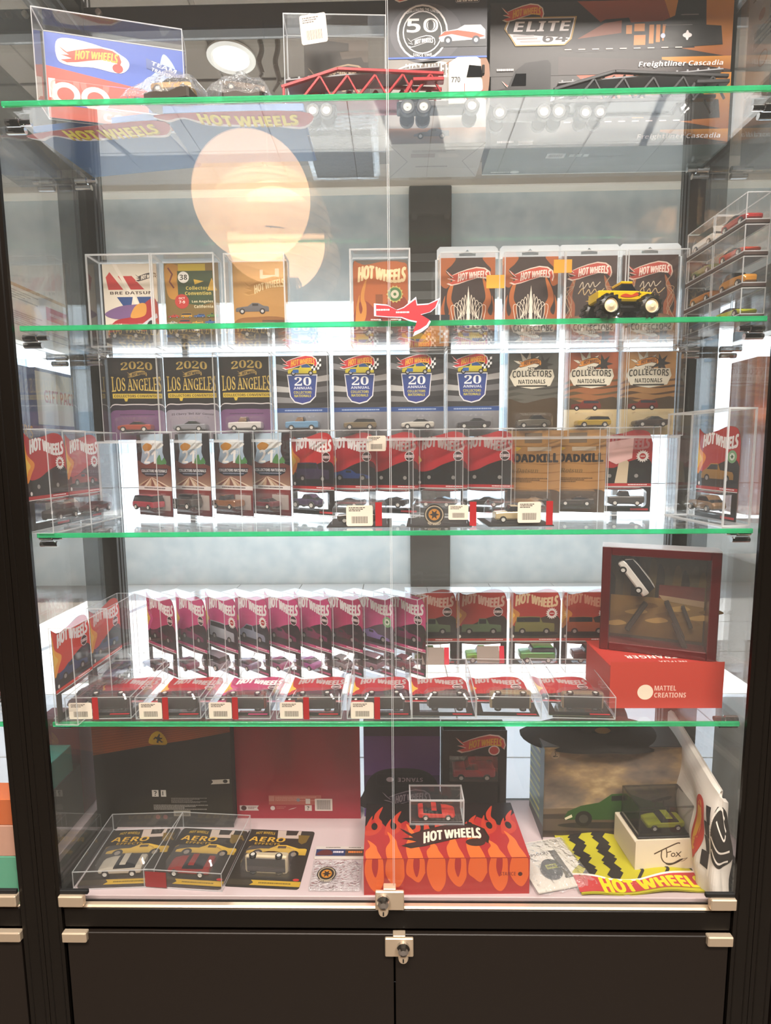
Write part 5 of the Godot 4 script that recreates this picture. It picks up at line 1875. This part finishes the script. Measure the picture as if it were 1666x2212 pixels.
func shelf_three() -> void:
	# clear riser that carries the back row
	var r := thing("riser", "clear acrylic riser under the back row of the third shelf", "riser", Vector3(-.01, S3, -.24))
	put("top_sheet", one(Vector3(0, .152, 0), Vector3(1.15, .004, .055), .0008), M["acrylic"], r)
	put("front_lip", one(Vector3(0, .152, .0285), Vector3(1.15, .004, .002)), M["clear edge"], r)
	for x in [-.573, .573]:
		put("side_sheet", one(Vector3(x, .075, 0), Vector3(.004, .15, .055)), M["acrylic"], r)
		put("side_edge", one(Vector3(x, .075, .0285), Vector3(.004, .15, .002)), M["clear edge"], r)
	var y := S3 + .1545
	var row := [["la", "first black card with gold lettering in the back row, over the purple arc", "coupe", "a8442a"], ["la_grey", "black card with gold lettering above a grey script panel", "coupe", "8a8c94"], ["la", "second gold lettered black card with purple arc, next to the blue shields", "pickup", "d8d4d0"],
		["n20", "first blue shield card of the back row, light blue pickup below it", "pickup", "6d9cc0"], ["n20", "second blue shield card of the back row, bronze wagon below it", "wagon", "7a6a4c"], ["n20", "third blue shield card of the back row, white coupe below it", "coupe", "d0ccc0"], ["n20_blue", "fourth blue shield card of the back row, dark car below it", "coupe", "2e2c34"],
		["c25_grey", "grey collectors crest card of the back row", "hotrod", "6a6458"], ["c25_red", "rust red collectors crest card of the back row", "wagon", "c0a030"], ["c25_tan", "tan collectors crest card at the end of the back row", "coupe", "3a2a22"]]
	var xs := [-.517, -.405, -.293, -.178, -.0615, .0535, .166, .284, .403, .517]
	for i in 10:
		pack(row[i][1], "back row of the third shelf", row[i][0], Vector3(xs[i], y, -.238), [6.0, 3.0, 2.0, 0.0, 0.0, 0.0, 0.0, 0.0, 0.0, -1.0][i], {"car": [row[i][2], row[i][3], .066], "w": .1105, "h": .17})
	# packs along the left wall
	var g := "club packs on the third shelf"
	pack("red club card with a black car, nearest along the third shelf's left glass wall", g, "rlc_red_star", Vector3(-.579, S3, -.068), 89, {"cut": "wave", "car": ["hotrod", "2a2422", .07]})
	pack("red club card with a red car, second along the third shelf's left glass wall", g, "rlc_red_star_red", Vector3(-.579, S3, -.181), 89, {"cut": "wave", "car": ["racer", "4a1c1e", .07]})
	# the four sky blue convention packs
	var n := ["first sky blue 21st convention pack, red and white van below", "second sky blue 21st convention pack, dark off-roader below", "third sky blue 21st convention pack, orange and silver pickup below", "fourth sky blue 21st convention pack, dark red car below"]
	var nc := [["van", "a83a48", .066], ["suv", "4a4644", .062, 1.35], ["pickup", "8a5a3a", .066], ["coupe", "6a2430", .064]]
	for i in 4:
		pack(n[i], "sky blue packs of the third shelf", "n21", Vector3([-.488, -.41, -.327, -.252][i], S3, -.215), -31, {"car": nc[i], "d": .038})
	pack("red club card with a lifted purple car, beside the sky blue packs", g, "rlc_red_truck", Vector3(-.168, S3, -.215), -30, {"cut": "wave", "car": ["hotrod", "3a2450", .066, 1.3]})
	pack("red club card with a dark blue car, behind the purple car's pack", g, "rlc_red_blue", Vector3(-.088, S3, -.228), -20, {"cut": "wave", "car": ["racer", "2a3440", .068]})
	var q := pack("red club card with a black racer and a price sticker on its top corner", g, "rlc_red_black", Vector3(-.002, S3, -.222), -20, {"cut": "wave", "car": ["racer", "1c1b1c", .07], "price": 1, "px": -.02, "py": .13})
	pack("red club card with a black racer, above the round medal pack", g, "rlc_red_black", Vector3(.095, S3, -.222), -22, {"cut": "wave", "car": ["racer", "2a2726", .07]})
	pack("red club card with a black racer, beside the brown cards", g, "rlc_red_black", Vector3(.188, S3, -.222), -22, {"cut": "wave", "car": ["racer", "1c1a1a", .07]})
	pack("brown card with heavy black lettering, first of two", "brown lettered cards", "kill_a", Vector3(.28, S3, -.222), -18, {"car": ["racer", "2a2624", .066]})
	pack("brown card with heavy black lettering, second of two, beside the last red club card", "brown lettered cards", "kill_b", Vector3(.37, S3, -.222), -16, {"car": ["racer", "403a36", .066]})
	pack("red club card with pale figure print and pickup, last of the front row", g, "woman", Vector3(.466, S3, -.222), -8, {"cut": "wave", "car": ["pickup", "3a3632", .068]})
	pack("red club card with tan car in a tall acrylic case by the right wall", g, "rlc_red_tan", Vector3(.566, S3, -.118), -84, {"case": "acrylic", "w": .165, "h": .196, "d": .05, "cut": "wave", "car": ["hotrod", "8a6a48", .072]})
	# three small packs lying at the front
	small_pack("lying clear pack with a brown block car and price sticker, first on the front edge", Vector3(-.055, S3, -.062), 0)
	small_pack("lying clear pack with a round medal and price sticker, second on the front edge", Vector3(.083, S3, -.062), 1)
	small_pack("lying clear pack with a cream car and price sticker, third on the front edge", Vector3(.223, S3, -.06), 2)


func small_pack(label: String, p: Vector3, kind: int) -> void:
	var t := thing("blister_pack", label, "toy car", p, [0.0, -3.0, 2.0][kind], "lying packs on the third shelf")
	put("backing_card", one(Vector3(0, .001, -.05), Vector3(.112, .0016, .11)), plain("2a2826"), t)
	put("blister", blister_mesh(.098, .09, .038), M["blister"], t, Transform3D(Basis(Vector3.RIGHT, -PI / 2), Vector3(0, .002, -.002)))
	if kind == 1:
		put("medal", art("medal"), M["print"], t, Transform3D(Basis().scaled(Vector3(1, 1, 1)), Vector3(-.008, .02, -.006)))
	else:
		toy_car(t, "wagon" if kind == 0 else "pickup", "3a2e22" if kind == 0 else "c9b68c", .07, at(-.005, .004, -.03), "car_body", 1.0)
	var s := put("price_sticker", art("price"), M["print"], t, Transform3D(Basis().scaled(Vector3([1.15, .85, 1.0][kind], [1.2, .85, 1.2][kind], 1)), Vector3([-.022, .016, -.006][kind], [.002, .012, .006][kind], .0012)))
	s.set_meta("label", "white price sticker with a barcode")
	put("red_tape", one(Vector3(0, .022, .0006), Vector3(.0115, .042, .0006)), plain("b01c22", .4), t, at([.034, .058, .049][kind], 0, 0))


func shelf_four() -> void:
	var g := "club packs along the left wall, fourth shelf"
	pack("flame red club pack nearest along the left glass wall of the fourth shelf", g, "rlc_flame", Vector3(-.556, S4, -.06), 89, {"cut": "wave", "car": ["racer", "3a1a2a", .068], "d": .04})
	pack("flame red club pack with blue car, second along the fourth shelf's left wall", g, "rlc_flame", Vector3(-.556, S4, -.174), 89, {"cut": "wave", "car": ["coupe", "2a2a5c", .068], "d": .04})
	# the leaning row of magenta packs
	var d := [["rlc_pink_racer", "racer", "4a1430"], ["rlc_pink_coupe", "coupe", "6a1d4a"], ["rlc_pink_van", "van", "8f8894"], ["rlc_pink_hot", "racer", "7a6a8a"], ["rlc_pink_coupe", "coupe", "9a2a6c"], ["rlc_pink_coupe", "coupe", "a84a9a"], ["rlc_pink_racer", "hotrod", "8a8a90"], ["rlc_pink_drag", "van", "8a7080"], ["rlc_pink_coupe", "hotrod", "6a1a34"]]
	var w := ["dark red racer", "purple coupe", "white roofed van", "silver racer", "pink coupe", "lilac coupe", "silver hot rod", "pale bus", "dark red hot rod"]
	for i in 9:
		pack("magenta club pack with a %s, %s in the slanted row" % [w[i], ["first", "second", "third", "fourth", "fifth", "sixth", "seventh", "eighth", "ninth"][i]], "slanted magenta packs on the fourth shelf", d[i][0], Vector3(-.492 + i * .0635, S4, -.215), -37, {"cut": "wave", "d": .036, "car": [d[i][1], d[i][2], .064, 1.3 if i == 2 else 1.0]})
	# four green cars at the back
	var gl := ["red club card with a green pickup, half hidden by the last magenta pack", "red club card with a light green pickup, second of the green cars", "red club card with a green off-roader, third of the green cars", "red club card with a dark car, half hidden by the framed van"]
	for i in 4:
		pack(gl[i], "red club cards with green cars", ["rlc_green", "rlc_green", "rlc_green_wagon", "rlc_green_red"][i], Vector3([.082, .190, .303, .414][i], S4, -.243), 0, {"cut": "wave", "w": .112, "car": [["pickup", "pickup", "suv", "suv"][i], ["5a8a3a", "6fae4a", "3f8a44", "5a2a2c"][i], .072]})
	# the lying row at the front
	var fl := ["first", "second", "third", "fourth", "fifth", "sixth", "seventh", "eighth"]
	var fx := [-.514, -.391, -.269, -.145, -.022, .089, .200, .326]
	var fc := ["3a2a30", "2a2424", "6a2a22", "2a2428", "3a3a44", "6a6464", "9a8a6a", "8a7a62"]
	for i in 8:
		var q := pack("flat lying club pack with %s, %s along the fourth shelf front" % ["price sticker" if i < 5 else "bare dark underside", fl[i]], "lying packs on the fourth shelf", "rlc_pink_racer" if i in [2] else "rlc_red_black", Vector3(fx[i], S4, -.026), [2.0, 1.0, 0.0, 0.0, 0.0, -1.0, -2.0, -3.0][i], {"flat": true, "cut": "wave", "d": .04, "w": .114, "car": [["coupe", "coupe", "wagon", "coupe", "racer", "hotrod", "pickup", "wagon"][i], fc[i], .072], "cx": .008, "price": 2 if i < 5 else 0, "px": -.03})
	for i in 2:
		var p := put("price_card", one(Vector3(0, 0, 0), Vector3(.045, .034, .0008)), plain("8d8178", .7), self, Transform3D(Basis(Vector3.RIGHT, -.25), [Vector3(.082, S4 + .046, -.198), Vector3(.195, S4 + .046, -.205)][i]))
		tag(p, ["grey price card standing behind the sixth lying pack", "grey price card standing behind the seventh lying pack"][i], "price card", "grey price cards")
		put("red_tape", one(Vector3(0, 0, 0), Vector3(.010, .034, .001)), plain("c0283c", .5), p, at(.028, 0, 0))
	# red carton with the framed van on it
	block("carton", "flat red carton with a cream dot and lettering, under the framed van", "box", Vector3(.487, S4, -.126), Vector3(.198, .078, .122), plain("b63c32"), {"front": "matt_front", "top": "matt_top"}, 0)
	var f := thing("shadow_box", "dark red framed shadow box with a flying white van, standing on the red carton", "picture box", Vector3(.498, S4 + .0785, -.135), -21)
	put("frame", frame_mesh(.196, .2, .045, .016), paint("5a1518"), f)
	put("back_panel", one(Vector3(0, .1, -.019), Vector3(.166, .17, .003)), plain("3a3226"), f)
	put("print", art("wood_scene"), M["print"], f, at(-.08, .022, -.0172))
	put("cover_glass", one(Vector3(0, .1, .0215), Vector3(.17, .174, .0015)), M["acrylic"], f)
	put("top_edge", one(Vector3(0, .2005, 0), Vector3(.196, .002, .045)), M["clear edge"], f)
	toy_car(f, "van", "e9e4dc", .075, Transform3D(Basis(Vector3.BACK, -.92), Vector3(-.052, .135, .004)), "van_body")
	var leg := Mb.new()
	leg.bar(Vector3(-.018, .092, -.006), Vector3(-.05, .036, -.002), .011, .008)
	leg.bar(Vector3(.016, .098, -.006), Vector3(.046, .03, .0), .010, .008)
	leg.bar(Vector3(.03, .06, .0), Vector3(.052, .01, .006), .011, .008)
	leg.bar(Vector3(.044, .09, -.01), Vector3(.06, .05, -.008), .008, .006)
	put("bridge_post", leg, plain("2e2218", .8), f)


func frame_mesh(w: float, h: float, d: float, b: float) -> Mb:
	var m := Mb.new()
	for s in [-1, 1]:
		m.box(Vector3(s * (w - b) / 2, h / 2, 0), Vector3(b, h, d), .0015)
		m.box(Vector3(0, h / 2 + s * (h - b) / 2, 0), Vector3(w - 2 * b, b, d), .0015)
	return m


func deck() -> void:
	block("carton", "large dark brown carton with a yellow shield badge at the end of the lowest level", "box", Vector3(-.487, DECK, -.236), Vector3(.288, .238, .076), plain("17120f"), {"front": "ferrari"})
	block("carton", "large wine red carton with a white barcode label on its lower edge", "box", Vector3(-.208, DECK, -.252), Vector3(.266, .222, .05), plain("7d1a26"), {"front": "red_box"})
	block("carton", "purple and black carton standing behind the flame carton", "box", Vector3(.018, DECK, -.256), Vector3(.164, .222, .044), plain("2a1a36"), {"front": "purple_box"})
	# window carton with a red convertible
	var c := thing("toy_box", "black window carton with a red and white convertible behind its clear pane", "toy box", Vector3(.172, DECK, -.245), 0)
	var cm := Mb.new()
	for q in [[-.0605, .075, .014, .15], [.0585, .075, .018, .15], [0.0, .02, .107, .06], [0.0, .178, .135, .056]]:
		cm.box(Vector3(q[0], q[1] + (.03 if q[3] == .06 else 0.0), .026), Vector3(q[2], q[3] + (.0 if q[3] != .06 else .02), .002))
	cm.box(Vector3(0, .1, -.027), Vector3(.135, .205, .002))
	cm.box(Vector3(-.0665, .1, 0), Vector3(.002, .205, .052))
	cm.box(Vector3(.0665, .1, 0), Vector3(.002, .205, .052))
	cm.box(Vector3(0, .001, 0), Vector3(.135, .002, .052))
	put("carton", cm, plain("231e1d"), c)
	put("display_floor", one(Vector3(0, .088, 0), Vector3(.128, .004, .05)), plain("544c46"), c)
	put("backdrop", art("car_box_back"), M["print"], c, at(-.048, .088, -.0255))
	put("window_pane", one(Vector3(0, .115, .0262), Vector3(.108, .066, .0006)), M["film"], c)
	var sub := Art.new()
	sub.R(14, 32, 104, 10, "5a2a2c")
	sub.T("BULL + BEAST", 84, 16, 6, "d6ccc6", {"w": 44})
	sub.flame_sign(80, 160, 100, "e8b43a", "cf4a40", "f0d9d4")
	sub.O(108, 162, 12, 11, "e8d6d2"); sub.O(108, 162, 9.5, 8.5, "c23a3a")
	put("print", sub, M["print"], c, at(-.0675, 0, .0273))
	toy_car(c, "pickup", "b02834", .09, at(0, .09, .004), "car_body")
	# the flame carton at the front
	block("carton", "flame patterned orange and red carton with white lettering, behind the door lock", "box", Vector3(.0935, DECK, -.101), Vector3(.297, .07, .152), plain("a62424"), {"front": "flames_front", "top": "flames_top"}, 1)
	var ac := thing("car_case", "clear case with a red racer standing on the flame carton", "display box", Vector3(.084, DECK + .0705, -.135), 0)
	var s := shell("acrylic", .106, .052, .05)
	put("cover", s[0], M["acrylic"], ac)
	put("cover_edge", s[1], M["clear edge"], ac)
	put("base", one(Vector3(0, .003, 0), Vector3(.1, .006, .045), .001), plain("2a2020"), ac)
	var rc := thing("toy_car", "small red and white racer inside the clear case on the flame carton", "toy car", Vector3(.084, DECK + .077, -.13), 180)
	toy_car(rc, "racer", "c8342c", .072, Transform3D())
	# three gold and black cards lying on the board
	var al := ["gold and black card lying flat, farthest along, silver car under its blister", "gold and black card lying flat with a red taped edge, in the middle of three", "bare gold and black card lying flat beside the keyring pack"]
	for i in 3:
		var p: Vector3 = [Vector3(-.512, DECK, -.035), Vector3(-.385, DECK, -.034), Vector3(-.243, DECK, -.036)][i]
		var t := thing("carded_toy_car", al[i], "toy car", p, [3.0, -4.0, -3.0][i], "gold and black cards on the lowest level")
		var lift: float = [.002, .003, .0][i]
		var cd := put("card", card_mesh("", .14, .152), plain("2a251e"), t, flat_up(0, .001 + lift, 0))
		put("print", art("aero"), M["print"], cd, at(-.07, .001, .0003))
		put("blister", blister_mesh(.1, .052, .03), M["blister"], t, flat_up(0, .002 + lift, -.022))
		if i == 2:
			toy_car(t, "racer", "cfc0a0", .082, Transform3D(Basis(Vector3.RIGHT, -PI / 2), Vector3(0, .018, -.03)))
		else:
			toy_car(t, "racer", "b8b0a0" if i == 0 else "8a2420", .082, Transform3D(Basis(), Vector3(0, .005 + lift, -.036)))
			var sh := shell("box", .148, .036, .16)
			put("clear_case", sh[0], M["film"], t, at(0, .0005, -.078))
			put("case_edge", sh[1], M["clear edge"], t, at(0, .0005, -.078))
		if i == 1:
			put("red_tape", one(Vector3(-.05, .018, .0032), Vector3(.04, .03, .0006)), plain("8a1518", .4), t)
	# keyring pack
	var kp := thing("keyring_pack", "clear bag with a blue and white header and a round medal, beside the flame carton", "keyring", Vector3(-.108, DECK, -.03), 0)
	put("bag", one(Vector3(0, .003, -.035), Vector3(.095, .005, .075), .002), M["bag"], kp)
	put("header_card", one(Vector3(.002, .0025, -.092), Vector3(.1, .004, .032), .0008), plain("c8bfb6"), kp)
	put("print", art("keytag"), M["print"], kp, flat_up(-.048, .0048, -.078))
	put("medal", art("medal"), M["print"], kp, flat_up(-.018, .0062, -.034))
	# carton with the green sports car, and the cap on it
	var gb := block("carton", "carton printed with a green sports car under a cloudy evening sky", "box", Vector3(.455, DECK, -.222), Vector3(.303, .196, .1), plain("4a4440"), {"left": "green_side"})
	put("front_print", art("green_front"), M["ink"], gb, at(-.1515, .0005, .0506))
	put("sky_print", one(Vector3(0, .098, .0501), Vector3(.302, .194, .0006)), M["printed sky"], gb)
	var bd := Art.new()
	bd.O(0, 0, 9, 9, "a8947c")
	bd.L(Art.smooth([V(-1, 6), V(1, -1), V(-4, -4), V(5, -4)], false), 1.6, "4a4038")
	put("badge", bd, M["ink"], gb, at(-.128, .18, .0512))
	cap()
	# white carton signed in brush script, with a smoked case on it
	block("carton", "small white carton with a brush script signature, on the yellow and black scarf", "box", Vector3(.517, DECK + .004, -.126), Vector3(.132, .056, .088), plain("ded2ba"), {"front": "fox"}, 3)
	var fc := thing("car_case", "smoked clear case with a yellow green car on the signed white carton", "display box", Vector3(.516, DECK + .0605, -.126), 3)
	s = shell("acrylic", .112, .058, .07)
	put("cover", s[0], M["smoked acrylic"], fc, at(0, .004, 0))
	put("cover_edge", s[1], M["smoked acrylic"], fc, at(0, .004, 0))
	put("base", one(Vector3(0, .002, 0), Vector3(.116, .004, .074), .001), plain("1c1a18"), fc)
	var gc := thing("toy_car", "yellow green toy coupe inside the smoked case on the white carton", "toy car", Vector3(.52, DECK + .066, -.118), 3)
	toy_car(gc, "coupe", "a8b02a", .074, Transform3D())
	# clear bag with a popped grip
	var pg := thing("phone_grip_pack", "clear bag with a cream card and a round black phone grip, on the scarf's edge", "phone grip", Vector3(.312, DECK + .004, -.03), 13)
	put("card", one(Vector3(0, .002, -.062), Vector3(.108, .002, .118)), plain("d8d0c2"), pg)
	put("print", art("pop"), M["print"], pg, flat_up(-.055, .0033, -.003))
	var gm := Mb.new()
	gm.lathe(Vector3(-.008, .003, -.042), Vector3.UP, [[.019, 0], [.0205, .004], [.019, .009], [.012, .011], [0, .0112]], 26)
	put("grip", gm, plain("1f2226", .3), pg)
	put("grip_print", art("popper"), M["print"], pg, flat_up(-.008, .0145, -.042))
	var bg := Mb.new()
	bg.grid(18, 12, func(u: float, v: float) -> Vector3:
		return Vector3((u - .5) * .118, .004 + .016 * pow(sin(PI * u) * sin(PI * v), .5) + .003 * sin(u * 26 + v * 7) * (1 - v), .004 - v * .125))
	put("bag", bg, M["bag"], pg)
	scarf()
	towel()


func cap() -> void:
	var t := thing("cap", "dark baseball cap lying on the green sports car carton", "cap", Vector3(.425, DECK + .197, -.225), 0)
	var b := Mb.new()
	b.grid(20, 8, func(u: float, v: float) -> Vector3:
		var a := PI * (u - .5) * 1.1
		var r := .062 + .07 * v
		return Vector3(sin(a) * r * 1.15, .02 - .016 * v * v - .016 * absf(sin(a)) * v, cos(a) * r * .75 - .02))
	b.grid(20, 8, func(u: float, v: float) -> Vector3:
		var a := PI * (.5 - u) * 1.1
		var r := .062 + .07 * v
		return Vector3(sin(a) * r * 1.15, .017 - .016 * v * v - .016 * absf(sin(a)) * v, cos(a) * r * .75 - .02))
	put("brim", b, plain("2c2926", .9), t)
	var c := Mb.new()
	c.grid(24, 10, func(u: float, v: float) -> Vector3:
		var a := TAU * u
		var e := PI / 2 * v
		return Vector3(sin(a) * .078 * cos(e), .012 + .075 * sin(e), -.03 - cos(a) * .068 * cos(e)))
	put("crown", c, plain("35312d", .95), t)
	var bd := Art.new()
	bd.O(0, 0, 16, 6, "8a6a2c")
	put("badge", bd, M["ink"], t, Transform3D(Basis(Vector3.RIGHT, -.5), Vector3(0, .028, .042)))


func drape(p: Vector3) -> Vector3:
	# gentle waves of the cloth lying on the deck
	p.y += .003 * sin(p.x * 46 + p.z * 20) + .002 * sin(p.z * 70 + p.x * 15) + .003
	return p


func scarf() -> void:
	var t := thing("scarf", "yellow and black scarf with a red lettered border, spread on the lowest level", "scarf", Vector3(.455, DECK + .001, -.025), 2)
	var m := Mb.new()
	m.bend = drape
	m.grid(40, 26, func(u: float, v: float) -> Vector3: return Vector3((u - .5) * .24, .0022, -v * .165))
	m.grid(40, 26, func(u: float, v: float) -> Vector3: return Vector3((.5 - u) * .24, 0, -v * .165))
	put("cloth", m, plain("b5ac1c", .95), t)
	var a := Art.new()
	a.bend = func(p: Vector3) -> Vector3: return drape(Vector3(p.x - .12, .0032 + p.z, -p.y))
	art_two("scarf", a)
	put("print", a, plain_vertex(), t)


func plain_vertex() -> Material:
	return M["ink"]


func towel_at(u: float, y: float, out: float) -> Vector3:
	# the cloth stands along the right wall and turns round at the front
	var p := [Vector2(.585, -.262), Vector2(.578, -.2), Vector2(.566, -.13), Vector2(.556, -.075), Vector2(.552, -.04), Vector2(.558, -.018), Vector2(.574, -.010), Vector2(.589, -.016)]
	var f := clampf(u, 0, .9999) * 7
	var i := int(f)
	var a: Vector2 = p[i].cubic_interpolate(p[i + 1], p[maxi(i - 1, 0)], p[mini(i + 2, 7)], f - i)
	var b: Vector2 = p[i].cubic_interpolate(p[i + 1], p[maxi(i - 1, 0)], p[mini(i + 2, 7)], f - i + .02)
	var n := (b - a).normalized()
	n = Vector2(-n.y, n.x)
	var h := lerpf(.225, .176, u)
	var lean := .012 * pow(y / h, 3)
	var w := .003 * sin(y * 60 + u * 9) + .004 * sin(u * 26 + y * 12) * (1 - y / h)
	a += n * (out + w - lean)
	return Vector3(a.x, y, a.y)


func towel() -> void:
	var t := thing("folded_shirt", "folded white shirt with flame and black prints standing against the right glass wall", "shirt", Vector3(0, DECK + .001, 0), 0)
	var m := Mb.new()
	m.grid(44, 24, func(u: float, v: float) -> Vector3: return towel_at(u, v * lerpf(.225, .176, u), 0.0))
	m.grid(44, 24, func(u: float, v: float) -> Vector3: return towel_at(1 - u, v * lerpf(.225, .176, 1 - u), -.012))
	m.grid(44, 2, func(u: float, v: float) -> Vector3:
		var h := lerpf(.225, .176, u)
		return towel_at(u, h, -.012 * v) + Vector3(0, .004 * sin(PI * v), 0))
	put("cloth", m, M["fabric white"], t)
	var a := Art.new()
	a.bend = func(p: Vector3) -> Vector3: return towel_at(p.x / .3, clampf(p.y, 0, .17), .0012 + p.z)
	art_two("towel", a)
	put("print", a, M["ink"], t)


func next_door() -> void:
	# what shows of the neighbouring cases through the side glass
	var w := block("carton", "white info carton with a red band seen through the left side glass", "box", Vector3(-.72, S2, -.232), Vector3(.06, .11, .206), plain("cfd0c6"), {"right": "sheet"})
	var g := block("carton", "cream and blue carton marked gift pack seen through the left side glass", "box", Vector3(-.72, S3, -.268), Vector3(.06, .298, .14), plain("3a5488"), {})
	put("print", art("gift"), M["print"], g, Transform3D(Basis(Vector3.UP, PI / 2).scaled(Vector3(1, 1.57, 1)), Vector3(.0304, 0, .07)))
	var wc := block("carton", "dark blue carton with orange lettering seen through the left side glass", "box", Vector3(-.72, S3, -.13), Vector3(.06, .296, .11), plain("1d3a78"), {})
	put("print", art("winners"), M["print"], wc, Transform3D(Basis(Vector3.UP, PI / 2).scaled(Vector3(.9, 1.5, 1)), Vector3(.0304, 0, .054)))
	block("carton", "teal carton seen through the left side glass on the lowest level", "box", Vector3(-.72, DECK + .12, -.172), Vector3(.07, .058, .08), plain("3f9a8e"))
	block("carton", "brown carton under the teal one, left neighbouring case", "box", Vector3(-.73, DECK, -.17), Vector3(.09, .1195, .14), plain("2b2622"))
	block("carton", "large red and purple carton behind the teal one, left neighbouring case", "box", Vector3(-.73, DECK, -.268), Vector3(.09, .22, .055), plain("6a2a3c"))
	block("carton", "sea green carton at the foot of the left neighbouring case", "box", Vector3(-.75, DECK, -.05), Vector3(.16, .07, .05), plain("5aa888"))
	block("carton", "pale pink carton on the sea green one, left neighbouring case", "box", Vector3(-.75, DECK + .0705, -.05), Vector3(.16, .06, .05), plain("c99a84"))
	block("carton", "orange carton on the pale pink one, left neighbouring case", "box", Vector3(-.75, DECK + .131, -.05), Vector3(.16, .05, .05), plain("c8642c"))
	for i in 3:
		var p := pack("red carded car %s in the left neighbouring case" % ["on the second shelf", "on the third shelf", "on the fourth shelf"][i], "cards next door", "rlc_red_black", Vector3(-.74, [S2, S3, S4][i], -.06), 30, {"cut": "wave", "car": ["coupe", "7a2a24", .068]})
	block("carton", "black carton with small white lettering on the top shelf of the left neighbouring case", "box", Vector3(-.7, S1, -.16), Vector3(.09, .12, .25), plain("2c2a28"))
	block("carton", "white printed leaflet carton on the top shelf of the right neighbouring case", "box", Vector3(.725, S1 + .1255, -.19), Vector3(.09, .2, .15), plain("d8dcd6"), {"left": "notes"})
	block("carton", "dark carton under the white leaflet carton, top shelf of the right neighbouring case", "box", Vector3(.73, S1, -.19), Vector3(.09, .125, .17), plain("35312c"))
	block("carton", "dark carton alone on the second shelf of the right neighbouring case", "box", Vector3(.74, S2, -.18), Vector3(.09, .13, .2), plain("3a3630"))
	block("carton", "orange and red upright carton on the third shelf of the right neighbouring case", "box", Vector3(.73, S3, -.23), Vector3(.08, .3, .08), plain("c8643a"))
	block("carton", "white carton on the third shelf of the right neighbouring case", "box", Vector3(.72, S3, -.1), Vector3(.06, .25, .06), plain("e4e6e4"))
	block("carton", "grey carton on the fourth shelf of the right neighbouring case", "box", Vector3(.73, S4, -.17), Vector3(.07, .24, .2), plain("a8a49a"))
	block("carton", "pale carton on the lowest level of the right neighbouring case", "box", Vector3(.73, DECK, -.16), Vector3(.07, .26, .2), plain("b8bcb4"))
